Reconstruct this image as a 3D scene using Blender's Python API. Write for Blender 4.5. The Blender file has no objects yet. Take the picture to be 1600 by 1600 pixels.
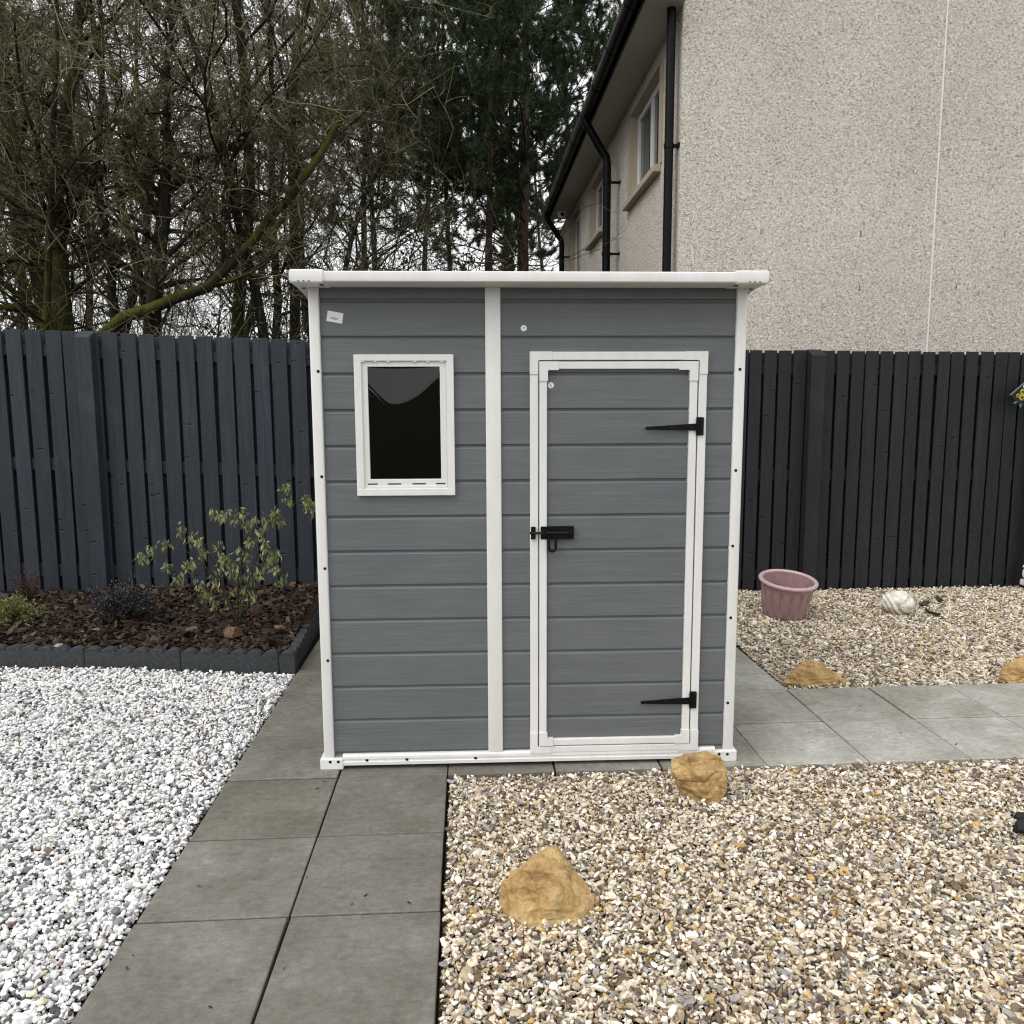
import bpy, bmesh, math, random
import numpy as np
from mathutils import Vector, Matrix, noise as mnoise

scene = bpy.context.scene
COL = scene.collection
rad = math.radians

# ------------------------------------------------------------------ camera
F_PX = 1234.27
PITCH, YAW, ROLL = 0.12567, 0.05794, -0.004013
CAM = np.array([0.54666, -3.15323, 1.50435])
_fw = np.array([math.sin(YAW) * math.cos(PITCH), math.cos(YAW) * math.cos(PITCH), -math.sin(PITCH)])
_rt = np.array([math.cos(YAW), -math.sin(YAW), 0.0])
_up = np.cross(_rt, _fw)
R_ = math.cos(ROLL) * _rt + math.sin(ROLL) * _up
U_ = -math.sin(ROLL) * _rt + math.cos(ROLL) * _up
cam_data = bpy.data.cameras.new("camera")
cam_data.sensor_width = 36.0
cam_data.lens = 36.0 * F_PX / 1600.0
cam_data.clip_start = 0.05
cam_data.clip_end = 2000.0
cam = bpy.data.objects.new("camera", cam_data)
COL.objects.link(cam)
cam.matrix_world = Matrix(((R_[0], U_[0], -_fw[0], CAM[0]), (R_[1], U_[1], -_fw[1], CAM[1]),
                           (R_[2], U_[2], -_fw[2], CAM[2]), (0, 0, 0, 1)))
scene.camera = cam

# ------------------------------------------------------------------ daylight
SUN_EL, SUN_AZ = rad(50), rad(236)          # azimuth measured clockwise from +Y (away from the camera)
world = bpy.data.worlds.new("World")
scene.world = world
world.use_nodes = True
wn = world.node_tree
wn.nodes.clear()
w_out = wn.nodes.new("ShaderNodeOutputWorld")
w_bg = wn.nodes.new("ShaderNodeBackground")
w_sky = wn.nodes.new("ShaderNodeTexSky")
w_sky.sky_type = 'NISHITA'
w_sky.sun_disc = False
w_sky.sun_elevation = SUN_EL
w_sky.sun_rotation = SUN_AZ
w_sky.air_density = 1.0
w_sky.dust_density = 6.0
w_sky.ozone_density = 1.0
w_hs = wn.nodes.new("ShaderNodeHueSaturation")
w_hs.inputs["Saturation"].default_value = 0.12
w_hs.inputs["Value"].default_value = 1.0
wn.links.new(w_sky.outputs["Color"], w_hs.inputs["Color"])
w_cl = wn.nodes.new("ShaderNodeMix")           # an even layer of cloud over the clear sky
w_cl.data_type = 'RGBA'
w_cl.inputs[0].default_value = 0.80
wn.links.new(w_hs.outputs["Color"], w_cl.inputs[6])
w_cl.inputs[7].default_value = (9.70, 9.76, 9.86, 1)
wn.links.new(w_cl.outputs[2], w_bg.inputs["Color"])
w_bg.inputs["Strength"].default_value = 0.11
wn.links.new(w_bg.outputs["Background"], w_out.inputs["Surface"])

sun_data = bpy.data.lights.new("sun", 'SUN')
sun_data.energy = 0.95
sun_data.angle = rad(40)
sun_data.color = (1.0, 0.985, 0.96)
sun = bpy.data.objects.new("sun", sun_data)
COL.objects.link(sun)
sd = Vector((math.sin(SUN_AZ) * math.cos(SUN_EL), math.cos(SUN_AZ) * math.cos(SUN_EL), math.sin(SUN_EL)))
sun.rotation_euler = sd.to_track_quat('Z', 'Y').to_euler()
sun.location = (0, -5, 20)

scene.view_settings.view_transform = 'Standard'
scene.view_settings.look = 'None'
scene.view_settings.exposure = 0.42
scene.view_settings.gamma = 1.0
scene.render.engine = 'CYCLES'
scene.cycles.filter_width = 1.15
scene.cycles.max_bounces = 6
scene.cycles.transparent_max_bounces = 8

# ------------------------------------------------------------------ helpers
def ray(u, v):
    return _fw + (u - 800.0) / F_PX * R_ + (800.0 - v) / F_PX * U_

def at_y(u, v, Y):
    d = ray(u, v); return Vector(CAM + d * ((Y - CAM[1]) / d[1]))

def at_z(u, v, z):
    d = ray(u, v); return Vector(CAM + d * ((z - CAM[2]) / d[2]))

def tag(o, label=None, cat=None, group=None, kind=None):
    if label: o["label"] = label
    if cat: o["category"] = cat
    if group: o["group"] = group
    if kind: o["kind"] = kind
    return o

def empty(name, loc=(0, 0, 0), rz=0.0):
    o = bpy.data.objects.new(name, None)
    o.empty_display_size = 0.1
    o.location = loc
    o.rotation_euler = (0, 0, rz)
    COL.objects.link(o)
    return o

def link_mesh(name, me, mats, parent=None):
    o = bpy.data.objects.new(name, me)
    for m in (mats if isinstance(mats, (list, tuple)) else [mats]):
        me.materials.append(m)
    COL.objects.link(o)
    if parent is not None:
        o.parent = parent
    return o

def mesh_np(name, verts, faces, mats, parent=None, smooth=False, matidx=None, color=None):
    """faces: list of (M,k) integer arrays"""
    verts = np.asarray(verts, np.float32)
    if not isinstance(faces, (list, tuple)): faces = [faces]
    faces = [np.asarray(f, np.int32) for f in faces if len(f)]
    me = bpy.data.meshes.new(name)
    loops = np.concatenate([f.ravel() for f in faces])
    tot = np.concatenate([np.full(len(f), f.shape[1], np.int32) for f in faces])
    start = np.concatenate([[0], np.cumsum(tot)[:-1]]).astype(np.int32)
    me.vertices.add(len(verts)); me.vertices.foreach_set("co", verts.ravel())
    me.loops.add(len(loops)); me.loops.foreach_set("vertex_index", loops)
    me.polygons.add(len(tot)); me.polygons.foreach_set("loop_start", start)
    me.polygons.foreach_set("loop_total", tot)
    if matidx is not None:
        me.polygons.foreach_set("material_index", np.asarray(matidx, np.int32))
    me.polygons.foreach_set("use_smooth", np.full(len(tot), bool(smooth)))
    if color is not None:
        a = me.color_attributes.new("tint", 'FLOAT_COLOR', 'POINT')
        c = np.ones((len(verts), 4), np.float32); c[:, :3] = color
        a.data.foreach_set("color", c.ravel())
    me.update(calc_edges=True)
    return link_mesh(name, me, mats, parent)

def cbox(bm, x0, x1, y0, y1, z0, z1, c=0.0, seg=1, mat=0):
    """a bevelled box"""
    r = bmesh.ops.create_cube(bm, size=1.0)
    vs = r["verts"]
    for v in vs:
        v.co = Vector(((x0 + x1) / 2 + v.co.x * (x1 - x0), (y0 + y1) / 2 + v.co.y * (y1 - y0), (z0 + z1) / 2 + v.co.z * (z1 - z0)))
    fs = {f for v in vs for f in v.link_faces}
    for f in fs: f.material_index = mat
    if c > 0:
        es = list({e for f in fs for e in f.edges})
        bmesh.ops.bevel(bm, geom=es, offset=c, segments=seg, profile=0.5, affect='EDGES', clamp_overlap=True)

def disc(bm, cx, y, cz, r, depth=0.003, n=16, mat=0):
    """a short cylinder whose axis is Y, front face at y"""
    a = [bm.verts.new((cx + r * math.cos(t), y, cz + r * math.sin(t))) for t in np.linspace(0, 2 * math.pi, n, endpoint=False)]
    b = [bm.verts.new((v.co.x, y + depth, v.co.z)) for v in a]
    f = bm.faces.new(a); f.material_index = mat
    for i in range(n):
        g = bm.faces.new((a[i], b[i], b[(i + 1) % n], a[(i + 1) % n])); g.material_index = mat

def prism_y(bm, pts, y0, y1, mat=0):
    """polygon given in (x,z) extruded from y0 (front) to y1"""
    a = [bm.verts.new((x, y0, z)) for x, z in pts]
    b = [bm.verts.new((x, y1, z)) for x, z in pts]
    n = len(pts)
    fs = [bm.faces.new(a), bm.faces.new(list(reversed(b)))]
    for i in range(n):
        fs.append(bm.faces.new((a[i], b[i], b[(i + 1) % n], a[(i + 1) % n])))
    for f in fs: f.material_index = mat

def finish(bm, name, mats, parent=None, smooth=False, angle=None):
    bmesh.ops.recalc_face_normals(bm, faces=bm.faces)
    me = bpy.data.meshes.new(name)
    bm.to_mesh(me); bm.free()
    if smooth:
        me.polygons.foreach_set("use_smooth", np.ones(len(me.polygons), bool))
        if angle is not None:
            try: me.set_sharp_from_angle(angle=rad(angle))
            except Exception: pass
    return link_mesh(name, me, mats, parent)

def tubes(pts, radii, sides):
    """pts (N,K,3), radii (N,K) -> verts, quads"""
    N, K, _ = pts.shape
    t = np.gradient(pts, axis=1)
    t /= np.linalg.norm(t, axis=2, keepdims=True) + 1e-9
    m = pts[:, -1] - pts[:, 0]
    ref = np.where(np.abs(m[:, 2:3]) > 0.7 * np.linalg.norm(m, axis=1, keepdims=True), [[1.0, 0.13, 0.0]], [[0.1, 0.13, 1.0]])
    u = np.cross(t, ref[:, None, :]); u /= np.linalg.norm(u, axis=2, keepdims=True) + 1e-9
    w = np.cross(t, u)
    a = np.linspace(0, 2 * np.pi, sides, endpoint=False)
    v = pts[:, :, None, :] + radii[:, :, None, None] * (np.cos(a)[None, None, :, None] * u[:, :, None, :] + np.sin(a)[None, None, :, None] * w[:, :, None, :])
    idx = np.arange(N * K * sides).reshape(N, K, sides)
    nxt = np.roll(idx, -1, axis=2)
    q = np.stack([idx[:, :-1], nxt[:, :-1], nxt[:, 1:], idx[:, 1:]], -1).reshape(-1, 4)
    return v.reshape(-1, 3), q

# ------------------------------------------------------------------ materials
class NT:
    def __init__(s, name):
        s.m = bpy.data.materials.new(name); s.m.use_nodes = True
        s.t = s.m.node_tree; s.n = s.t.nodes; s.b = s.n["Principled BSDF"]
    def node(s, typ, **kw):
        n = s.n.new(typ)
        for k, v in kw.items():
            if k in n.inputs: n.inputs[k].default_value = v
            else: setattr(n, k, v)
        return n
    def link(s, a, b): s.t.links.new(a, b)
    def coords(s, scale=(1, 1, 1), island=0.0, kind="Object"):
        tc = s.node("ShaderNodeTexCoord")
        mp = s.node("ShaderNodeMapping"); mp.inputs["Scale"].default_value = scale
        src = tc.outputs[kind]
        if island:
            g = s.node("ShaderNodeNewGeometry")
            ml = s.node("ShaderNodeMath", operation='MULTIPLY'); ml.inputs[1].default_value = island
            s.link(g.outputs["Random Per Island"], ml.inputs[0])
            ad = s.node("ShaderNodeVectorMath", operation='ADD')
            s.link(src, ad.inputs[0]); s.link(ml.outputs[0], ad.inputs[1]); src = ad.outputs[0]
        s.link(src, mp.inputs["Vector"])
        return mp.outputs["Vector"]
    def noise(s, vec, scale, detail=4, rough=0.6, dist=0.0):
        n = s.node("ShaderNodeTexNoise"); n.inputs["Scale"].default_value = scale
        n.inputs["Detail"].default_value = detail; n.inputs["Roughness"].default_value = rough
        n.inputs["Distortion"].default_value = dist
        s.link(vec, n.inputs["Vector"]); return n.outputs["Fac"]
    def voro(s, vec, scale, feature='F1', out="Distance"):
        n = s.node("ShaderNodeTexVoronoi", feature=feature); n.inputs["Scale"].default_value = scale
        s.link(vec, n.inputs["Vector"]); return n.outputs[out]
    def ramp(s, fac, stops, interp='LINEAR'):
        r = s.node("ShaderNodeValToRGB"); cr = r.color_ramp; cr.interpolation = interp
        while len(cr.elements) < len(stops): cr.elements.new(0.5)
        for e, (p, c) in zip(cr.elements, stops):
            e.position = p; e.color = (*c, 1) if len(c) == 3 else c
        s.link(fac, r.inputs["Fac"]); return r.outputs["Color"]
    def mix(s, fac, a, b, mode='MIX'):
        m = s.node("ShaderNodeMix", data_type='RGBA', blend_type=mode)
        for sock, val in ((m.inputs[0], fac), (m.inputs[6], a), (m.inputs[7], b)):
            if isinstance(val, (int, float)): sock.default_value = val
            elif isinstance(val, (tuple, list)): sock.default_value = (*val, 1)
            else: s.link(val, sock)
        return m.outputs[2]
    def math(s, op, a, b=0.0):
        m = s.node("ShaderNodeMath", operation=op)
        for sock, val in ((m.inputs[0], a), (m.inputs[1], b)):
            if isinstance(val, (int, float)): sock.default_value = val
            else: s.link(val, sock)
        return m.outputs[0]
    def island(s):
        return s.node("ShaderNodeNewGeometry").outputs["Random Per Island"]
    def bump(s, h, strength=0.3, dist=0.005, prev=None):
        b = s.node("ShaderNodeBump"); b.inputs["Strength"].default_value = strength; b.inputs["Distance"].default_value = dist
        s.link(h, b.inputs["Height"])
        if prev is not None: s.link(prev, b.inputs["Normal"])
        return b.outputs["Normal"]
    def done(s, color=None, rough=0.6, normal=None, spec=0.5, metal=0.0):
        if color is not None:
            if isinstance(color, (tuple, list)): s.b.inputs["Base Color"].default_value = (*color, 1)
            else: s.link(color, s.b.inputs["Base Color"])
        if isinstance(rough, (int, float)): s.b.inputs["Roughness"].default_value = rough
        else: s.link(rough, s.b.inputs["Roughness"])
        s.b.inputs["Specular IOR Level"].default_value = spec
        s.b.inputs["Metallic"].default_value = metal
        if normal is not None: s.link(normal, s.b.inputs["Normal"])
        return s.m

def plain(name, col, rough=0.5, spec=0.5, metal=0.0, var=0.12, scale=30):
    t = NT(name); v = t.coords()
    n = t.noise(v, scale, 5)
    lo = tuple(c * (1 - var) for c in col); hi = tuple(min(1, c * (1 + var)) for c in col)
    c = t.ramp(n, [(0.3, lo), (0.7, hi)])
    return t.done(c, rough, t.bump(n, 0.08, 0.002), spec, metal)

def m_siding():
    t = NT("grey_plastic_siding")
    v = t.coords((2.2, 2.2, 60))
    v2 = t.coords((7, 7, 160))
    g1 = t.noise(v, 1.6, 6, 0.65, 0.6); g2 = t.noise(v2, 1.3, 4, 0.6, 0.4)
    v3 = t.coords((1.2, 1.2, 2.5)); g3 = t.noise(v3, 2.0, 3)
    c = t.ramp(g1, [(0.30, (0.116, 0.126, 0.130)), (0.52, (0.130, 0.1405, 0.1445)), (0.72, (0.153, 0.163, 0.167))])
    sc = t.ramp(g2, [(0.62, (1, 1, 1)), (0.74, (1.15, 1.15, 1.14))])
    c = t.mix(1.0, c, sc, 'MULTIPLY')
    c = t.mix(1.0, c, t.ramp(g3, [(0.3, (0.9, 0.9, 0.92)), (0.7, (1.06, 1.06, 1.05))]), 'MULTIPLY')
    h = t.math('ADD', g1, t.math('MULTIPLY', g2, 0.5))
    return t.done(c, t.math('ADD', 0.42, t.math('MULTIPLY', g1, 0.2)), t.bump(h, 0.35, 0.0025), 0.4)

def m_white():
    t = NT("white_plastic_trim")
    v = t.coords((6, 6, 1.4)); n = t.noise(v, 2.4, 5, 0.7)
    v2 = t.coords((1, 1, 1)); d = t.noise(v2, 9, 6, 0.75)
    c = t.ramp(n, [(0.30, (0.70, 0.695, 0.672)), (0.55, (0.755, 0.75, 0.73)), (0.75, (0.78, 0.775, 0.758))])
    c = t.mix(t.ramp(d, [(0.68, (0, 0, 0)), (0.80, (0.5, 0.5, 0.5))]), c, (0.40, 0.385, 0.34))
    return t.done(c, 0.42, t.bump(t.noise(t.coords((60, 60, 6)), 4, 4), 0.12, 0.001), 0.4)

def m_wood(name, lo, mid, hi, wear):
    t = NT(name)
    v = t.coords((16, 16, 0.9), island=37.0); g = t.noise(v, 1.7, 6, 0.65, 1.2)
    v2 = t.coords((4.2, 4.2, 11), island=53.0)
    k = t.voro(v2, 1.35)                       # scattered knots
    kn = t.noise(v2, 6, 4)
    knot = t.ramp(t.math('ADD', k, t.math('MULTIPLY', kn, 0.10)), [(0.115, (1, 1, 1)), (0.19, (0, 0, 0))])
    c = t.ramp(g, [(0.28, lo), (0.52, mid), (0.78, hi)])
    isl = t.island()
    c = t.mix(1.0, c, t.ramp(isl, [(0.0, (0.82, 0.82, 0.84)), (1.0, (1.2, 1.19, 1.17))]), 'MULTIPLY')
    v3 = t.coords((1, 1, 1)); st = t.noise(v3, 2.3, 5, 0.7)
    c = t.mix(t.ramp(st, [(0.58, (0, 0, 0)), (0.78, (0.7, 0.7, 0.7))]), c, wear)
    c = t.mix(knot, c, tuple(x * 0.5 for x in lo))
    h = t.math('SUBTRACT', g, t.math('MULTIPLY', knot, 0.9))
    return t.done(c, 0.62, t.bump(h, 0.7, 0.006), 0.35)

def m_slab():
    t = NT("concrete_slab")
    v = t.coords((1, 1, 1), island=19.0)
    n1 = t.noise(v, 3.2, 6, 0.65, 0.5); n2 = t.noise(v, 38, 5, 0.7); n3 = t.noise(v, 260, 3, 0.6)
    v4 = t.coords((7, 26, 7), island=19.0); n4 = t.noise(v4, 2.2, 5, 0.6, 0.8)
    c = t.ramp(n1, [(0.24, (0.142, 0.130, 0.108)), (0.5, (0.198, 0.186, 0.162)), (0.76, (0.268, 0.257, 0.233))])
    c = t.mix(1.0, c, t.ramp(n2, [(0.3, (0.76, 0.76, 0.75)), (0.7, (1.16, 1.16, 1.16))]), 'MULTIPLY')
    c = t.mix(1.0, c, t.ramp(n3, [(0.3, (0.86, 0.86, 0.86)), (0.7, (1.1, 1.1, 1.1))]), 'MULTIPLY')
    c = t.mix(1.0, c, t.ramp(n4, [(0.3, (0.88, 0.88, 0.88)), (0.7, (1.09, 1.09, 1.09))]), 'MULTIPLY')
    isl = t.island()
    c = t.mix(1.0, c, t.ramp(isl, [(0, (0.9, 0.89, 0.86)), (0.5, (1.0, 1.0, 1.0)), (1, (1.13, 1.14, 1.15))]), 'MULTIPLY')
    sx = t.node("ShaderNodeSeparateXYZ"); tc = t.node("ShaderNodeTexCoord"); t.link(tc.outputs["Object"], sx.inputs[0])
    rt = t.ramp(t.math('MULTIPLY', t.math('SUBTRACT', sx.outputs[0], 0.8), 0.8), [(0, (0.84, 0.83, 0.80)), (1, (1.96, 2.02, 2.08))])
    c = t.mix(1.0, c, rt, 'MULTIPLY')       # paler to the right: glancing sky sheen put into the slab colour
    h = t.math('ADD', t.math('MULTIPLY', n4, 0.6), t.math('ADD', t.math('MULTIPLY', n2, 0.4), t.math('MULTIPLY', n3, 0.12)))
    return t.done(c, t.ramp(n1, [(0.3, (0.46,) * 3), (0.7, (0.66,) * 3)]), t.bump(h, 0.35, 0.006), 0.45)

def m_tint(name, rough=0.6, spec=0.4, bump_scale=90, bump=0.25, contrast=0.25, dist=0.004):
    t = NT(name)
    a = t.node("ShaderNodeVertexColor"); a.layer_name = "tint"
    n = t.noise(t.coords(), bump_scale, 4, 0.6)
    c = t.mix(1.0, a.outputs["Color"], t.ramp(n, [(0.3, (1 - contrast,) * 3), (0.7, (1 + contrast,) * 3)]), 'MULTIPLY')
    return t.done(c, rough, t.bump(n, bump, dist), spec)

def m_leaf(name, cols, rough=0.5, trans=0.25):
    t = NT(name)
    isl = t.island()
    n = len(cols)
    c = t.ramp(isl, [(i / max(1, n - 1), col) for i, col in enumerate(cols)])
    t.done(c, rough, None, 0.35)
    tr = t.node("ShaderNodeBsdfTranslucent"); t.link(c, tr.inputs["Color"])
    mx = t.node("ShaderNodeMixShader"); mx.inputs[0].default_value = trans
    t.link(t.b.outputs[0], mx.inputs[1]); t.link(tr.outputs[0], mx.inputs[2])
    t.link(mx.outputs[0], t.n["Material Output"].inputs["Surface"])
    return t.m

def m_bark(name, dark, light, moss, moss_amt=0.5, stretch=0.25):
    t = NT(name)
    v = t.coords((9, 9, 9 * stretch)); n = t.noise(v, 2.2, 6, 0.7, 0.6)
    vo = t.voro(t.coords((24, 24, 24 * stretch)), 1.6)
    m = t.noise(t.coords((1.0, 1.0, 0.7)), 1.5, 5, 0.65)
    c = t.ramp(n, [(0.3, dark), (0.72, light)])
    g = t.node("ShaderNodeNewGeometry"); sx = t.node("ShaderNodeSeparateXYZ"); t.link(g.outputs["Normal"], sx.inputs[0])
    m = t.math('ADD', m, t.math('MULTIPLY', sx.outputs[2], 0.16))     # moss prefers the upper side of a limb
    c = t.mix(t.ramp(m, [(0.66 - 0.30 * moss_amt, (0, 0, 0)), (0.84 - 0.28 * moss_amt, (0.9, 0.9, 0.9))]), c, moss)
    h = t.math('ADD', n, t.math('MULTIPLY', vo, 0.6))
    return t.done(c, 0.9, t.bump(h, 0.8, 0.03), 0.15)

def m_render():
    t = NT("roughcast_render")
    v = t.coords((1, 1, 1.25))
    n1 = t.noise(v, 50, 3, 0.55, 1.3); n2 = t.noise(v, 120, 3, 0.6)
    h = t.math('ADD', n1, t.math('MULTIPLY', n2, 0.35))
    c = t.ramp(n1, [(0.36, (0.31, 0.272, 0.23)), (0.44, (0.61, 0.555, 0.487)), (0.56, (0.77, 0.72, 0.645)), (0.67, (0.93, 0.89, 0.825))])
    c = t.mix(1.0, c, t.ramp(n2, [(0.32, (0.80, 0.79, 0.78)), (0.68, (1.12, 1.12, 1.12))]), 'MULTIPLY')
    lg = t.noise(t.coords(), 0.8, 4)
    c = t.mix(1.0, c, t.ramp(lg, [(0.3, (0.91, 0.905, 0.895)), (0.7, (1.06, 1.06, 1.06))]), 'MULTIPLY')
    return t.done(c, 0.9, t.bump(h, 1.0, 0.016), 0.2)

def m_rock():
    t = NT("ochre_sandstone")
    v = t.coords((1, 1, 2.2)); n1 = t.noise(v, 6, 6, 0.65, 0.8); n2 = t.noise(t.coords(), 55, 6, 0.75); n3 = t.noise(t.coords(), 2.6, 4)
    c = t.ramp(n1, [(0.32, (0.22, 0.125, 0.052)), (0.44, (0.44, 0.285, 0.120)), (0.56, (0.58, 0.405, 0.190)), (0.70, (0.74, 0.58, 0.34))])
    c = t.mix(1.0, c, t.ramp(n2, [(0.3, (0.60, 0.57, 0.54)), (0.7, (1.2, 1.2, 1.19))]), 'MULTIPLY')
    sp = t.ramp(n2, [(0.66, (0, 0, 0)), (0.75, (0.6, 0.6, 0.6))])
    c = t.mix(sp, c, (0.16, 0.09, 0.04))
    c = t.mix(t.ramp(n3, [(0.60, (0, 0, 0)), (0.75, (0.6, 0.6, 0.6))]), c, (0.17, 0.16, 0.05))
    h = t.math('ADD', n1, t.math('MULTIPLY', n2, 0.4))
    return t.done(c, 0.85, t.bump(h, 1.0, 0.02), 0.2)

def m_dirt(name, lo, hi):
    t = NT(name); v = t.coords(); n = t.noise(v, 7, 8, 0.7)
    return t.done(t.ramp(n, [(0.3, lo), (0.7, hi)]), 0.95, t.bump(n, 0.6, 0.02), 0.1)

M = {}
M['siding'] = m_siding(); M['white'] = m_white()
M['black'] = plain("black_ironmongery", (0.003, 0.003, 0.0035), 0.55, 0.18)
M['hole'] = plain("black_screw_cap", (0.006, 0.006, 0.006), 0.6, 0.3)
M['screw'] = plain("worn_screw_head", (0.02, 0.02, 0.02), 0.4, 0.4)
M['dark'] = plain("dark_interior", (0.012, 0.012, 0.012), 0.8, 0.2)
M['sticker'] = plain("white_paper_label", (0.80, 0.81, 0.83), 0.4, 0.4, var=0.03)
M['ink'] = plain("dark_print", (0.03, 0.03, 0.035), 0.6, 0.3)
M['fenceL'] = m_wood("blue_grey_fence_wood", (0.015, 0.0195, 0.027), (0.0235, 0.029, 0.039), (0.038, 0.045, 0.057), (0.050, 0.056, 0.064))
M['fenceR'] = m_wood("charcoal_fence_wood", (0.0075, 0.0085, 0.0105), (0.0125, 0.0138, 0.0165), (0.022, 0.0235, 0.027), (0.026, 0.027, 0.030))  # right fence boards toned darker and less blue than the left ones
M['slab'] = m_slab()
M['render'] = m_render()
M['rock'] = m_rock()
M['gravel'] = m_tint("gravel_stone", 0.6, 0.4)
M['chip'] = m_tint("bark_chip", 0.8, 0.25, 60, 0.5, 0.35)
M['soil'] = m_dirt("dark_soil", (0.012, 0.008, 0.006), (0.035, 0.024, 0.018))
M['sand'] = m_dirt("gravel_bedding", (0.03, 0.026, 0.02), (0.09, 0.078, 0.06))
M['land'] = m_dirt("rough_ground", (0.03, 0.032, 0.015), (0.075, 0.07, 0.035))
M['edging'] = plain("dark_concrete_edging", (0.038, 0.042, 0.045), 0.75, 0.3, var=0.45, scale=45)
M['blackpipe'] = plain("black_plastic_pipe", (0.003, 0.003, 0.004), 0.40, 0.15)
M['upvc'] = plain("white_window_plastic", (0.74, 0.75, 0.77), 0.35, 0.5, var=0.03)
M['cast'] = plain("buff_cast_stone", (0.42, 0.36, 0.28), 0.85, 0.2, var=0.15, scale=60)
M['soffit'] = plain("pale_soffit_board", (0.40, 0.39, 0.36), 0.6, 0.3, var=0.06)
M['tile'] = plain("dark_roof_tile", (0.05, 0.048, 0.048), 0.7, 0.3, var=0.3, scale=12)
M['pot'] = plain("dusky_pink_plastic", (0.325, 0.205, 0.205), 0.5, 0.4, var=0.14, scale=22)
M['cream'] = plain("weathered_cream_stone", (0.66, 0.62, 0.53), 0.85, 0.25, var=0.34, scale=24)
M['bark'] = m_bark("mossy_bark", (0.010, 0.008, 0.006), (0.040, 0.033, 0.024), (0.045, 0.046, 0.012), 0.45)
M['moss'] = m_bark("thick_moss_bark", (0.012, 0.010, 0.006), (0.042, 0.036, 0.020), (0.080, 0.082, 0.014), 0.72)
M['pinebark'] = m_bark("orange_pine_bark", (0.032, 0.024, 0.018), (0.120, 0.084, 0.060), (0.060, 0.050, 0.030), 0.15)
M['twig'] = m_leaf("bare_twig", [(0.022, 0.017, 0.011), (0.070, 0.062, 0.032), (0.135, 0.128, 0.054), (0.28, 0.265, 0.16)], 0.85, 0.0)
M['brownleaf'] = m_leaf("dead_brown_leaf", [(0.055, 0.034, 0.018), (0.11, 0.066, 0.034), (0.18, 0.13, 0.078)], 0.7, 0.2)
M['needle'] = m_leaf("pine_needle", [(0.018, 0.034, 0.013), (0.036, 0.064, 0.022), (0.068, 0.102, 0.038)], 0.6, 0.15)
M['holly'] = m_leaf("dark_evergreen_leaf", [(0.010, 0.018, 0.008), (0.022, 0.034, 0.014), (0.045, 0.060, 0.022)], 0.45, 0.1)
M['wilt'] = m_leaf("wilted_green_leaf", [(0.10, 0.125, 0.040), (0.19, 0.225, 0.080), (0.30, 0.325, 0.150), (0.42, 0.42, 0.27)], 0.55, 0.25)
M['blackleaf'] = m_leaf("blackish_purple_leaf", [(0.010, 0.010, 0.010), (0.026, 0.026, 0.026), (0.11, 0.11, 0.11)], 0.28, 0.05)
M['lime'] = m_leaf("lime_green_leaf", [(0.10, 0.115, 0.030), (0.19, 0.215, 0.055), (0.28, 0.29, 0.12)], 0.5, 0.25)
M['rust'] = m_leaf("rusty_red_leaf", [(0.05, 0.025, 0.018), (0.11, 0.05, 0.032)], 0.6, 0.15)
M['stem'] = plain("dark_stem", (0.040, 0.032, 0.022), 0.8, 0.2)
M['slate'] = plain("dark_slate", (0.012, 0.012, 0.011), 0.55, 0.3, var=0.4, scale=25)

# ------------------------------------------------------------------ ground and paving
S = 0.455
bm = bmesh.new()
bmesh.ops.create_grid(bm, x_segments=8, y_segments=8, size=300)
for v in bm.verts: v.co.z = -0.10
tag(finish(bm, "ground", M['land']), kind="structure")

def sheet(name, poly, z, mat):
    bm = bmesh.new()
    bm.faces.new([bm.verts.new((x, y, z(x, y) if callable(z) else z)) for x, y in poly])
    return tag(finish(bm, name, mat), kind="structure")

def slabs(name, cells, seed):
    rs = random.Random(seed)
    bm = bmesh.new()
    for i, j in cells:
        b2 = bmesh.new()
        g = 0.0034
        cbox(b2, -S / 2 + g, S / 2 - g, -S / 2 + g, S / 2 - g, -0.045, 0.0, 0.004, 2)
        rot = Matrix.Rotation(rs.gauss(0, 0.0022), 4, 'X') @ Matrix.Rotation(rs.gauss(0, 0.0022), 4, 'Y') @ Matrix.Rotation(rs.gauss(0, 0.002), 4, 'Z')
        bmesh.ops.transform(b2, matrix=Matrix.Translation(((i + .5) * S + rs.gauss(0, .0008), (j + .5) * S + rs.gauss(0, .0008), rs.gauss(0, .0012))) @ rot, verts=b2.verts)
        me = bpy.data.meshes.new("tmp"); b2.to_mesh(me); b2.free()
        bm.from_mesh(me); bpy.data.meshes.remove(me)
    return tag(finish(bm, name, M['slab']), kind="structure")

cells = [(i, j) for i in (-1, 0) for j in range(-9, 0)]
cells += [(i, j) for i in range(-1, 5) for j in range(0, 6)]
cells += [(i, j) for i in range(5, 17) for j in range(0, 2)]
slabs("paved_path", cells, 4)
sheet("path_bedding", [(-0.47, -4.2), (0.46, -4.2), (0.46, -0.004), (8, -0.004), (8, .925), (2.28, .925), (2.28, 2.96), (-.47, 2.96)], -0.043, M['soil'])

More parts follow.
